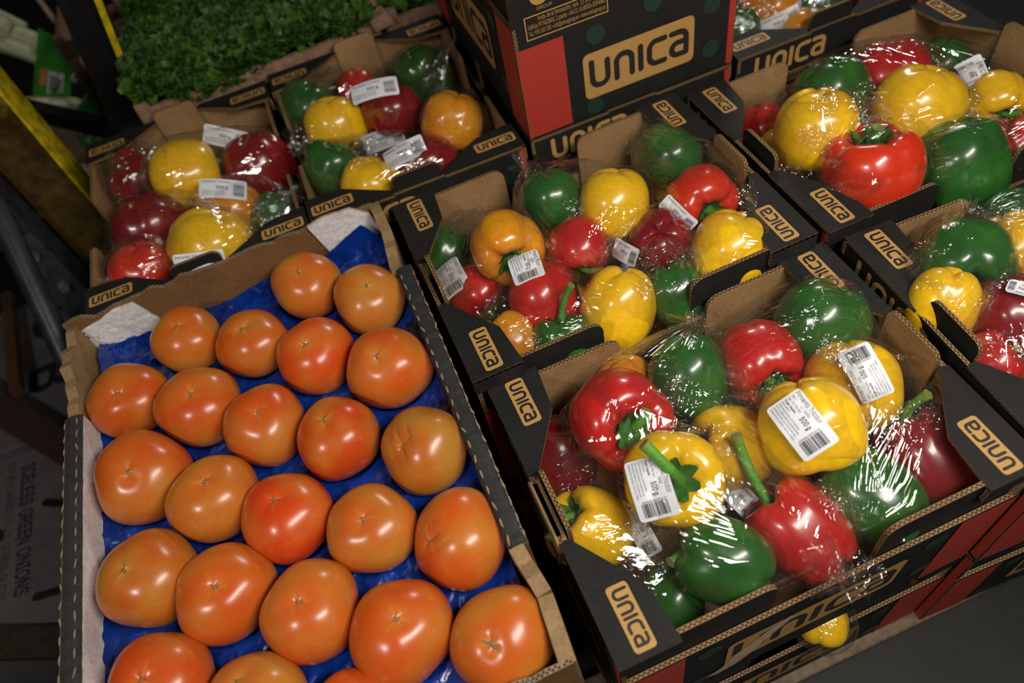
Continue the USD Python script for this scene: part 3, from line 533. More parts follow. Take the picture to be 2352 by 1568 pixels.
# ------------------------------------------------------------------ tomato crate
WHITE = (.68, .62, .61); BROWN = (.20, .098, .040)  # BROWN is kraft darkened: the shade inside the crate is in its colour
OC = (18.3, 31.8, -12)
tc = thing('tomato_crate', 'brown and white cardboard crate with black rims, full of orange tomatoes', 'crate', OC)
def rough_top(n, x0, x1, z, amp, seed):
    r = np.random.default_rng(seed); xs = np.linspace(x0, x1, n); return [(float(a), float(z + amp * r.uniform(-1, 1))) for a in xs]
MB().board([(-2, 2), (38.4, 2), (38.4, 61.5), (-2, 61.5)], (0, 0, -12), (1, 0, 0), (0, 1, 0), (0, 0, 1), .5, KRAFT, KRAFT).build(tc, 'bottom', 'board', origin=OC)
def long_side(x, s, y0, y1):
    """s = -1 left, +1 right: outside black, folded rim black with perforations, inside white"""
    m = MB()
    m.board([(y0, -12), (y1, -12), (y1, .45), (y0, .45)], (x + s * 1.0, 0, 0), (0, 1, 0), (0, 0, 1), (s, 0, 0), .4, BLACK, WHITE)
    n = 14; ys = np.linspace(y0, y1, 60); r = np.random.default_rng(5 + int(s)); w = .04 * r.standard_normal(60)
    prof = [(s * 1.42, .2), (s * 1.2, .62), (s * .6, .72), (0, .66), (s * -.3, .5), (s * -.5, .2)]
    for a, b in zip(prof[:-1], prof[1:]):
        v = [(x + a[0] + w[i], yy, a[1] + w[i]) for i, yy in enumerate(ys)] + [(x + b[0] + w[i], yy, b[1] + w[i]) for i, yy in enumerate(ys)]
        f = [[i, i + 1, 61 + i, 60 + i] for i in range(59)]
        if s < 0: f = [q[::-1] for q in f]
        m.add(v, [q[::-1] for q in f], (.035, .034, .034))
    p = m.build(tc, 'side_wall', 'board', origin=OC)
    m = MB(); m.board([(y0, -11), (y1, -11), (y1, .1), (y0, .1)], (x - s * .1, 0, 0), (0, 1, 0), (0, 0, 1), (-s, 0, 0), .35, WHITE, KRAFT, edge=WHITE)
    m.u = [q * 0 for q in m.u]; m.build(p, 'white_lining', 'board', origin=OC)
    d = MB(); r = np.random.default_rng(8)
    for e in (1.36, -.12):
        for yy in np.arange(y0 + .8, y1 - .6, 1.75):
            q = affinity.rotate(affinity.scale(Point(0, 0).buffer(.42, 4), .26, 1.0 + .3 * r.random()), 8 * r.standard_normal())
            d.flat(q, (x + s * e, yy, .45 if e > 1 else .62), (1, 0, 0), (0, 1, 0), (0, 0, 1), .1, (.26, .19, .13))
    st = d.build(p, 'perforations', 'board', 'row of torn perforation tabs', origin=OC, kind='stuff')
long_side(-1.4, -1, -2, 47.0); long_side(37.6, 1, 12.2, 49.6)
def kraft_piece(name, pts, lift, seed, tone=BROWN, th=.5, lab=None, inner=None):
    """a standing board through plan points pts (x, y), from z = -12 to a torn top edge"""
    m = MB(); r = np.random.default_rng(seed)
    for (a, b) in zip(pts[:-1], pts[1:]):
        a, b = np.array(a, float), np.array(b, float); L = np.linalg.norm(b - a); A = np.append((b - a) / L, 0); N = np.array((-A[1], A[0], 0))
        topz = [(float(t), float(lift + .22 * r.standard_normal())) for t in np.linspace(L, 0, max(4, int(L / 1.1)))]
        m.board([(0, -12), (L, -12)] + topz, (a[0], a[1], 0), A, (0, 0, 1), N, th, inner or tone, tone, edge=(.38, .26, .15) if th < 1 else (.30, .19, .095))
        if th >= 1: m.u[-len(topz) - 2:] = [q * (1, 1, 0) for q in m.u[-len(topz) - 2:]]
    return m.build(tc, name, 'board', lab, origin=OC)
kraft_piece('far_wall', [(37.4, 61.9), (20.6, 62.1), (13.6, 61.9), (-2.8, 61.6)], 1.4, 1)
kraft_piece('near_wall', [(-2, 1.6), (38.6, 1.6)], .8, 2)
kraft_piece('corner_post', [(-2.6, 62.3), (-3.3, 57), (-2.4, 47.2)], .6, 3, (.31, .19, .09), 1.2)
kraft_piece('corner_post', [(36.6, 50), (37.2, 56), (37.0, 62.4)][::-1], 1.1, 4, (.33, .20, .10), 1.3)
kraft_piece('corner_post', [(37.2, 12.3), (37.9, 7.4), (37.5, 1.8)], .5, 6, (.33, .21, .11), 1.35)
kraft_piece('corner_post', [(-2.6, 1.8), (-2.6, -1.8)], .5, 7, (.31, .19, .09), 1.2)
def flap(pts, seed, y, lab):
    """a crumpled white torn flap leaning on the far wall"""
    po = Polygon(pts); r = np.random.default_rng(seed); c = np.array(po.exterior.coords)
    g = [(a, b) for a in np.arange(po.bounds[0], po.bounds[2], .45) for b in np.arange(po.bounds[1], po.bounds[3], .45) if po.buffer(-.15).contains(Point(a, b))]
    from scipy.spatial import Delaunay
    dens = [tuple(po.exterior.interpolate(t).coords[0]) for t in np.arange(0, po.length, .45)]
    q = np.array(dens + g); tri = Delaunay(q).simplices; tri = np.array([t for t in tri if po.contains(Point(q[t].mean(0)))])
    dep = .75 * (meshkit.fbm(np.c_[q * .9, np.full(len(q), seed)], 3) - .5) + .10 * (q[:, 1] + 6)*.0
    V = np.c_[q[:, 0], y - .45 - .55 * np.abs(dep), q[:, 1]]
    m = MB(); m.add(V, tri, (.74, .70, .69)); m.add(V + (0, .35, 0), tri[:, ::-1], KRAFT)
    nb = len(dens)
    e = MB
    m.add(np.vstack([V[:nb], V[:nb] + (0, .35, 0)]), [[i, (i + 1) % nb, nb + (i + 1) % nb, nb + i] for i in range(nb)], (.42, .30, .19))
    return m.build(tc, 'torn_flap', 'board', lab, origin=OC, smooth=False)
flap([(-3.3, -.9), (-1.4, -.2), (1.2, .3), (3.4, 1.1), (5.8, 1.0), (7.0, -2.8), (7.6, -4.5), (3, -5.5), (.4, -7.5), (-1.2, -5.6), (-2.9, -3.0)], 3, 61.6, 'crumpled white torn flap in the far left corner')
flap([(28.9, 2.0), (31, 2.5), (34.6, 2.3), (36.7, .5), (37.3, -3), (37.3, -8), (31, -7), (30, -3.2)], 5, 61.6, 'white torn flap in the far right corner')

# blue liner with a cup under every tomato
NX, NY = 110, 160
gx, gy = np.meshgrid(np.linspace(-1.0, 37.0, NX), np.linspace(2.4, 61.2, NY), indexing='ij')
H = np.full(gx.shape, -4.5)
H += .8 * (meshkit.fbm(np.stack([gx * .22, gy * .22, gx * 0], -1), 3, 3) - .5)
rid = 1 - np.abs(2 * meshkit.fbm(np.stack([gx * .5 + 7, gy * .35, gx * 0 + 5], -1), 3, 9) - 1)
H += .45 * np.clip((rid - .8) * 5, 0, 1)
for c, a, b, ax, lab in TOMATOES:
    d2 = (gx - c[0]) ** 2 + (gy - c[1]) ** 2; H = np.minimum(H, np.where(d2 < (a * .95) ** 2, c[2] - .98 * np.sqrt(np.maximum((a * a) - d2, 0)) - .12, 9))
edge = np.minimum(np.minimum(gx + 1.0, 37.0 - gx), gy - 2.4)
H += .9 * np.exp(-edge / .9) + .3 * np.exp(-edge / .35)
i, j = np.meshgrid(np.arange(NX - 1), np.arange(NY - 1), indexing='ij')
lf = np.stack([i * NY + j, (i + 1) * NY + j, (i + 1) * NY + j + 1, i * NY + j + 1], -1).reshape(-1, 4)
BLUE = (.003, .034, .26)
ln = thing('tomato_liner', 'shiny blue plastic liner with moulded cups under the orange tomatoes', 'liner', (18, 31, -9))
MB().add(np.stack([gx, gy, H], -1).reshape(-1, 3), lf, BLUE).build(ln, 'cupped_sheet', 'blue', smooth=True, origin=(18, 31, -9))
fp = [(-1.0, -9), (-1.0, -3.9), (1.5, -3.4), (5.1, -3.4), (6.8, -4.2), (9.5, -4.6), (14.9, -4.3), (18, -3.2), (21.6, -2.6), (26.5, -2.2), (29.5, -2.7), (32.5, -1.2), (35.2, .2), (36.6, -2.5), (37.2, -6), (37.2, -9)]
fx = np.linspace(-1, 37.2, 90); ft = np.interp(fx, [p[0] for p in fp[1:-1]], [p[1] for p in fp[1:-1]])
V = []
for k in range(8):
    z = -7.5 + (ft + 7.5) * k / 7; yv = 60.35 - .15 * np.sin(fx * .55) - .35 * meshkit.fbm(np.stack([fx * .5, z * .6, 0 * fx], -1), 3, 4)
    V.append(np.stack([fx, yv, z], -1))
m = MB().add(np.vstack(V), [[k * 90 + q, k * 90 + q + 1, (k + 1) * 90 + q + 1, (k + 1) * 90 + q] for k in range(7) for q in range(89)], BLUE)
m.build(ln, 'upright_edge', 'blue', smooth=True, origin=(18, 31, -9))

# ------------------------------------------------------------------ tomatoes
PH, TT, QF = ball(56, 40)
for k, (c, a, b, ax, lab) in enumerate(TOMATOES):
    r = np.random.default_rng(100 + k); B3 = basis(ax, r.uniform(0, 6.28))
    ra = (a + b) / 2 * .985; hb = ra * r.uniform(.84, .92)
    ph, th = PH, TT
    lobe = 1 + .028 * np.cos(3 * th + r.uniform(0, 6)) + .018 * np.cos(5 * th + r.uniform(0, 6)) + .026 * np.cos(2 * th + r.uniform(0, 6))
    rho = np.sin(ph) ** .92 * ra * lobe; zz = np.cos(ph) * hb
    dim = np.exp(-(rho / (.20 * ra)) ** 2) * (ph < 1.2)
    zz = zz - .055 * ra * dim - .04 * ra * np.exp(-(rho / (.5 * ra)) ** 2) * (ph < 1.2) * (.5 + .5 * np.cos(2 * th + k))
    zz = np.where(ph > 2, zz * .97, zz)
    if k in (10, 15):                                # pale scraped dents
        u = rho * np.cos(th - .5) / ra; w = rho * np.sin(th - .5) / ra
        zz -= .17 * np.clip(np.cos(u * 26), 0, 1) ** 3 * np.exp(-((w - .15) / .32) ** 2) * (np.abs(u) < .42) * (ph < 1.4)
    V = np.stack([rho * np.cos(th), rho * np.sin(th), zz], -1)
    base = np.array([(.58, .135, .018), (.55, .165, .022), (.60, .115, .016), (.52, .18, .025)])[r.choice(4, p=[.45, .25, .15, .15])] * r.uniform(.92, 1.06)
    if k == 13: base = np.array((.62, .095, .014))
    nz = meshkit.fbm(V * .30 + 10 * k, 4, k)[:, None]
    tone = base * (1 + .0 * nz) + np.array((-.03, .11, .02)) * np.clip((nz - .5) * 2.2, -.35, 1) * (1.0 if k not in (9,) else 1.6)
    star = np.exp(-(rho / (.22 * ra)) ** 2) * (ph < 1.2) * (.35 + .65 * np.clip(np.cos(th * 3 + k) , 0, 1) ** 4)
    red = np.exp(-(rho / (.5 * ra)) ** 2) * (ph < 1.3)
    tone = tone * (1 - .10 * red[:, None] * np.array((0, 2.6, 2.0))) + star[:, None] * np.array((.10, .14, .03))
    tone = np.clip(tone, .01, .9)
    W = V @ B3
    t = thing('tomato', 'ripe orange tomato ' + lab, 'tomato', c, group=None)
    MB().add(W, QF, tone).build(t, 'skin', 'tomato', smooth=True)
    zt = zz[ph < .05].mean() if (ph < .05).any() else hb
    sc = MB(); n = 22 ; aa = np.linspace(0, 2 * np.pi, n, endpoint=False)
    rr = (.17 + .17 * np.clip(np.cos(aa * 2.5 + k), 0, 1) ** 2) * r.uniform(.8, 1.25, n) * ra / 4.5
    if k == 20: rr = rr * (1 + 3.4 * np.abs(np.cos(aa - .3)) ** 14)
    S = np.stack([rr * np.cos(aa), rr * np.sin(aa), np.interp(rr, [0, .9], [0, .12]) + zt + .05], -1)
    S2 = np.vstack([S, [[0, 0, zt + .13]], S - (0, 0, .12)])
    f = [[q, (q + 1) % n, n] for q in range(n)] + [[n + 1 + q, n + 1 + (q + 1) % n, (q + 1) % n] for q in range(n)] + [[n + 1 + q, (q + 1) % n, q] for q in range(n)]
    sc.add(S2 @ B3, f, (.20, .15, .06)).build(t, 'blossom_scar', 'stem')

# ------------------------------------------------------------------ peppers
COL = {'scarlet': (.62, .035, .012), 'red': (.50, .018, .016), 'dred': (.21, .006, .010), 'yellow': (.88, .52, .010), 'orange': (.70, .26, .012), 'green': (.020, .105, .016)}
PP, PT, PF = ball(72, 52)
GROOVE = {'M9': .3, 'M4': .3, 'M3': .45, 'F5': .6, 'R1g': .3, 'R1b': .6, 'L1b': .45, 'L1e': .6, 'L2b': .5, 'L2d': .5, 'M8': 1.8, 'M13': .8, 'F6': .5, 'F7': .5, 'R2c': .4, 'M5': .4, 'R1h': .8}    # how deep the furrows of some are
INFO = {}
def pepper(t, key, col, c, w, l, ax, lobes, stem, lab):
    r = np.random.default_rng(sum(ord(q) * (i + 3) for i, q in enumerate(key)) * 7 + 1)
    B3 = basis(ax, r.uniform(0, 6.28)); R, h = w / 2, l / 2
    ph, th = PP, PT + .12 * np.sin(2 * PT + r.uniform(0, 6))
    sx, cx = np.sin(ph), np.cos(ph)
    rho = np.abs(sx) ** .72; zz = np.sign(cx) * np.abs(cx) ** .82
    rho = rho * (1 + .06 * cx - .10 * np.clip(-cx, 0, 1) ** 2)
    off = r.uniform(0, 6.28); g = np.abs(np.sin((th * lobes + off) / 2))        # 0 in the grooves
    groove = np.exp(-(g / .46) ** 2)
    deep = .035 + .085 * np.abs(cx) ** 1.6 * np.where(cx > 0, 1.0, .8)
    deep = deep * GROOVE.get(key, 1.0); groove = groove * min(GROOVE.get(key, 1.0), 1.3)
    size = 1 + .05 * np.cos(th + r.uniform(0, 6)) + .03 * np.cos(2 * th + r.uniform(0, 6))
    rho = rho * size * (1 - deep * groove) * (1 + .02 * g)
    rr = rho
    topm, botm = (cx > 0), (cx < 0)
    zz = zz - topm * (.52 * np.exp(-(rr / .40) ** 2) + .10 * groove * np.exp(-((rr - .45) / .35) ** 2))
    zz = zz + botm * (.13 * np.exp(-(rr / .15) ** 2) + .07 * np.exp(-(rr / .4) ** 2) + .15 * groove * np.exp(-((rr - .30) / .35) ** 2))
    V = np.stack([R * rho * np.cos(th), R * rho * np.sin(th), h * zz], -1)
    nz = meshkit.fbm(V * .22 + r.uniform(0, 50), 3, 2) - .5
    V = V * (1 + .09 * nz[:, None])
    V[:, 0] += .05 * R * (V[:, 2] / h) ** 2 * r.uniform(-1, 1)
    base = np.array(COL[col]); n1 = meshkit.fbm(V * .35 + 20, 3, 5)[:, None] - .5
    if col == 'yellow': tone = base * (1 + .12 * n1) + np.clip(n1 * 1.2, 0, .5) * np.array((.02, -.10, .0))
    elif col == 'green': tone = base * (1 + .7 * n1) + np.clip(n1, 0, .5) * np.array((.02, .05, .0))
    elif col in ('red', 'dred', 'scarlet'): tone = base * (1 + .5 * n1)
    else: tone = base * (1 + .1 * n1) + n1 * np.array((0, .2, 0))
    tone = np.clip(tone, .002, .9)
    t_ = thing('bell_pepper', lab, 'pepper', c)
    MB().add(V @ B3, PF, tone).build(t_, 'body', 'pepper', smooth=True)
    z0 = h * .50
    INFO[key] = dict(c=np.array(c), R=R, h=h, ax=np.array(ax), stem=None, tray=t)
    GS = np.array((.045, .17, .018))
    # calyx: ruffled star round the stem foot
    nr, na = 5, 40; an = np.arange(na) * 2 * np.pi / na; rw = R * .36
    K = []
    for q in range(nr):
        f_ = q / (nr - 1); rad_ = rw * (.12 + .88 * f_ * (1 + .22 * f_ * np.cos(an * 6 + off) + .10 * f_ * np.cos(an * 11)))
        zc = z0 + .28 * R * f_ ** 1.6 * (1 + .35 * np.cos(an * 6 + off) * f_) + .12
        K.append(np.stack([rad_ * np.cos(an), rad_ * np.sin(an), zc], -1))
    K = np.vstack(K); kf = [[q * na + p, q * na + (p + 1) % na, (q + 1) * na + (p + 1) % na, (q + 1) * na + p] for q in range(nr - 1) for p in range(na)]
    kt = GS * (.8 + .4 * meshkit.noise(K * 2.0)[:, None])
    m = MB(); m.add(K @ B3, [f[::-1] for f in kf], kt); m.add((K - (0, 0, .12)) @ B3, kf, kt); m.build(t_, 'calyx', 'stem', smooth=True)
    # stem
    E = np.array(stem) if stem is not None else np.array(ax) * (l * .10) + np.array(B3[0]) * 1.2 * r.uniform(-1, 1)
    b0 = np.array((0, 0, z0)) @ B3 ; b1 = b0 + np.array(ax) * min(.55 * np.linalg.norm(E), 2.6); b2 = np.array(ax) * l * .36 + E
    s = np.linspace(0, 1, 14)[:, None]; path = (1 - s) ** 2 * b0 + 2 * s * (1 - s) * b1 + s ** 2 * b2
    rad_ = np.interp(s[:, 0], [0, .12, .3, .85, 1], [.22 * R, .165 * R, .112 * R, .104 * R, .128 * R])
    rad2 = rad_[:, None] * (1 + .10 * np.cos(np.arange(12) * 2 * np.pi / 12 * 5))[None]
    tn = np.interp(s[:, 0], [0, .3, 1], [.8, 1.0, 1.35])[:, None] * np.array((.085, .26, .03))
    tn[-1] = (.20, .24, .06)
    MB().tube(path, rad2, tn, 12).build(t_, 'stem', 'stem', smooth=35)
    if stem is not None: INFO[key]['stem'] = np.array(c) + b2
    return t_
# the right half of the tray at the right edge, just outside the frame
for k, (col, c, w, l, a, lab) in enumerate((('red', (108.5, 20.0, -3.5), 8.6, 8.4, (.2, -.9, -.2), 'red pepper at the back of the right half of the rightmost tray'),
        ('green', (116.8, 18.6, -4.2), 8.2, 8.8, (-.6, -.7, -.1), 'green pepper in the far right corner of the rightmost tray'),
        ('yellow', (107.6, 8.6, -3.4), 8.4, 8.6, (.3, -.8, .2), 'yellow pepper at the front of the right half of the rightmost tray'),
        ('yellow', (112.5, 13.6, -1.5), 8.8, 8.2, (-.2, -.9, .1), 'yellow pepper on top of its neighbours, right half of the rightmost tray'),
        ('red', (116.2, 7.2, -4.4), 8.0, 8.8, (-.5, .6, .3), 'red pepper in the near right corner of the rightmost tray'))):
    PEPPERS.append(('R2', 'R2x%d' % k, col, list(c), w, l, list(np.array(a) / np.linalg.norm(a)), 4, None, lab))
for row in PEPPERS: pepper(*row)
# ------------------------------------------------------------------ clear film bags with white labels
BAGS = [('F_c', ('F1', 'F3', 'F9'), 'film bag stretched from the big red to the tall green pepper, nearest tray'),
 ('F_b', ('F4', 'F5', 'F6'), 'film bag with a straight white label, right of the nearest tray\'s middle'),
 ('F_b2', ('F7', 'F11', 'F12'), 'film bag with a curled white label, right wall of the nearest tray'),
 ('F_d', ('F8', 'F10', 'F14'), 'film bag with a white label over a stem-up yellow pepper, nearest tray'),
 ('F_e', ('F2', 'F13', 'F15'), 'film bag with a creased white label, left wall of the nearest tray'),
 ('M_a', ('M1', 'M2', 'M14'), 'film bag with a white label, left wall of the middle tray'),
 ('M_b', ('M3', 'M4', 'M7'), 'frosty crumpled film bag at the back of the middle tray'),
 ('M_c', ('M5', 'M6', 'M9'), 'film bag with a bent label, right wall of the middle tray'),
 ('M_d', ('M10', 'M11', 'M15'), 'film bag with a white label, front left of the middle tray'),
 ('M_e', ('M8', 'M12', 'M13'), 'film bag with a small folded label round the tall ribbed yellow pepper'),
 ('R1_a', ('R1a', 'R1b', 'R1c'), 'glittering crumpled film bag at the left of the far right tray'),
 ('R1_b', ('R1d', 'R1e', 'R1g'), 'clear film bag at the back of the far right tray'),
 ('R1_c', ('R1h', 'R1m'), 'shiny film bag round the big bright red pepper of the far right tray'),
 ('R1_d', ('R1f', 'R1k', 'R1l'), 'film bag with a white label, right side of the far right tray'),
 ('R1_e', ('R1i', 'R1j'), 'film bag with long white reflections, front right of the far right tray'),
 ('R2_a', ('R2a', 'R2b'), 'film bag round the green stem-down pepper at the right edge'),
 ('R2_c', ('R2c', 'R2h'), 'film bag with a standing peak, tray at the right edge'),
 ('R2_d', ('R2d', 'R2e'), 'film bag with a cut-off label round the dark red pepper, right edge'),
 ('R2_e', ('R2x0', 'R2x1', 'R2x3'), 'film bag round three peppers at the back right of the rightmost tray'),
 ('R2_f', ('R2x2', 'R2x4'), 'film bag round two peppers at the front right of the rightmost tray'),
 ('L1_a', ('L1b', 'L1c'), 'film bag with an upright label, back of the far left tray'),
 ('L1_b', ('L1d', 'L1h'), 'film bag with a folded label, right side of the far left tray'),
 ('L1_c', ('L1e', 'L1f'), 'clear film bag with a white label touching the brown tomato crate wall'),
 ('L1_d', ('L1g',), 'film bag round the red pepper, near left corner of the far left tray'),
 ('L1_e', ('L1a',), 'shaded film bag at the left wall of the far left tray'),
 ('L2_a', ('L2a', 'L2b', 'L2j'), 'film bag with a white label, far left in the tray left of the carton'),
 ('L2_b', ('L2c', 'L2e'), 'clear film bag with a long upright tail, left of the upright carton'),
 ('L2_c', ('L2f', 'L2g', 'L2h'), 'film bag with a straight white label, low in the tray left of the carton'),
 ('L2_d', ('L2d', 'L2i'), 'clear film bag round the golden pepper, next to the upright carton'),
 ('T_a', ('Ta', 'Tb'), 'clear film bag with a white label, right behind the upright carton'),
 ('T_b', ('Tc', 'Td'), 'film bag at the near wall of the tray behind the upright carton'),
 ('X_a', ('X1',), 'clear film bag bulging in the slot of the second tray of the front stack')]
SPH = trimesh.creation.icosphere(5); SPH4 = trimesh.creation.icosphere(4)
TRAYS = {'F': FP, 'M': MP, 'R1': R1P, 'R2': R2P, 'L1': L1P, 'L2': L2P, 'T': TP}
ROWS = {p[1]: p for p in PEPPERS}
def fib(n):
    k = np.arange(n) + .5; z = 1 - 2 * k / n; a = np.pi * (1 + 5 ** .5) * k; s = np.sqrt(1 - z * z); return np.stack([s * np.cos(a), s * np.sin(a), z], -1)
FIB = fib(80)
PAPER = (.74, .75, .80)
def bend(v, lab, off):
    key, hit, ex, ey, lx, ly, rad, det = lab
    hit, ex, ey = np.array(hit), np.array(ex), np.array(ey); n = np.cross(ex, ey)
    x, y = v[:, :1], v[:, 1:2]
    sag = (x * x + y * y) / (2 * max(rad, 4.5)) * .8 - .10 * np.sin(x * 2.1 + y * 1.3 + lx) * (np.abs(x) / lx)
    return hit + x * ex + y * ey + n * (off - sag)
def add_label(parent, lab, origin):
    key, hit, ex, ey, lx, ly, rad, det = lab
    nx, ny = 26, 18
    xs = np.linspace(-lx / 2, lx / 2, nx); ys = np.linspace(-ly / 2, ly / 2, ny)
    rc = .32
    X, Y = np.meshgrid(xs, ys, indexing='ij')
    # round the corners by pulling the rim in
    cx, cy = np.clip(np.abs(X) - (lx / 2 - rc), 0, None), np.clip(np.abs(Y) - (ly / 2 - rc), 0, None); d = np.hypot(cx, cy); k = np.where(d > rc, rc / np.maximum(d, 1e-6), 1)
    X = np.sign(X) * (np.abs(X) - cx + cx * k); Y = np.sign(Y) * (np.abs(Y) - cy + cy * k)
    v = np.stack([X.ravel(), Y.ravel()], -1); i, j = np.meshgrid(np.arange(nx - 1), np.arange(ny - 1), indexing='ij')
    f = np.stack([i * ny + j, (i + 1) * ny + j, (i + 1) * ny + j + 1, i * ny + j + 1], -1).reshape(-1, 4)
    m = MB(); m.add(bend(v, lab, .62), f, PAPER); m.add(bend(v, lab, .59), f[:, ::-1], PAPER)
    p = m.build(parent, 'label', 'paper', 'white price label with bar code', smooth=False, origin=origin)
    pr = MB(); GREY, DARK = (.03, .03, .04), (.012, .012, .016)
    def tx(t, h, x, y, tone, width=None, bold=False):
        vv, ff = text(t, h * 1.0, bold); vv = vv.copy()
        if width: vv[:, 0] *= width / vv[:, 0].max()
        pr.add(bend(vv + (x, y), lab, .66), ff, tone)
    L, T = -lx / 2, ly / 2
    if det == 2:
        tx('Pimiento Tricolor', ly * .125, L + lx * .035, T - ly * .155, DARK, lx * .60)
        tx('Cat: I', ly * .06, L + lx * .035, T - ly * .26, DARK, lx * .10); tx('L - 0401', ly * .07, L + lx * .27, T - ly * .27, GREY, lx * .2)
        tx('Cal: 70-90 mm', ly * .06, L + lx * .035, T - ly * .37, DARK, lx * .30)
        tx('Origen España', ly * .055, L + lx * .035, T - ly * .47, DARK, lx * .26, True)
        tx('500 g', ly * .135, L + lx * .40, T - ly * .47, DARK, lx * .22, True)
        for q, (s_, w_) in enumerate((('UNICA GROUP', .19), ('AVDA INNOVACION 15, ED PITAGORAS', .50), ('04131 ALMERIA GGN/GLN: 8435320800005', .56), ('ENVASADO POR: Op nº 04/F04857486', .56), ('Andalucía R.I.A. 0640181  R.G.S 21.17788/AL', .60))):
            tx(s_, ly * .045, L + lx * .035, T - ly * (.56 + .085 * q), GREY, lx * w_)
    else:
        tx('Pimiento Tricolor', ly * .11, L + lx * .05, T - ly * .2, DARK, lx * .6); tx('500 g', ly * .15, L + lx * .35, T - ly * .52, DARK, lx * .25, True)
        for q in range(3): tx('AVDA INNOVACION 15, ED PITAGORAS', ly * .05, L + lx * .05, T - ly * (.66 + .09 * q), GREY, lx * .5)
    pr.build(p, 'print', 'print', origin=origin)
    bc = MB(); r = np.random.default_rng(5); y = T - ly * .22
    while y > T - ly * .86:
        w_ = ly * r.choice([.006, .012, .02]); q = np.array([(L + lx * .72, y), (L + lx * .945, y), (L + lx * .945, y - w_), (L + lx * .72, y - w_)])
        q = np.vstack([q[0] + (q[1] - q[0]) * t for t in (0, .25, .5, .75, 1)] + [q[3] + (q[2] - q[3]) * t for t in (0, .25, .5, .75, 1)])
        bc.add(bend(q, lab, .66), [[5 + t, 6 + t, 1 + t, t] for t in range(4)], DARK); y -= w_ + ly * r.choice([.008, .013, .02])
    if det == 2:
        vv, ff = text('8 435320 800005', ly * .05); vv = vv.copy(); vv[:, 0] *= ly * .6 / vv[:, 0].max(); vv = np.stack([vv[:, 1], -vv[:, 0]], -1)
        bc.add(bend(vv + (L + lx * .68, T - ly * .22), lab, .66), ff, GREY)
    bc.build(p, 'bar_code', 'print', origin=origin)

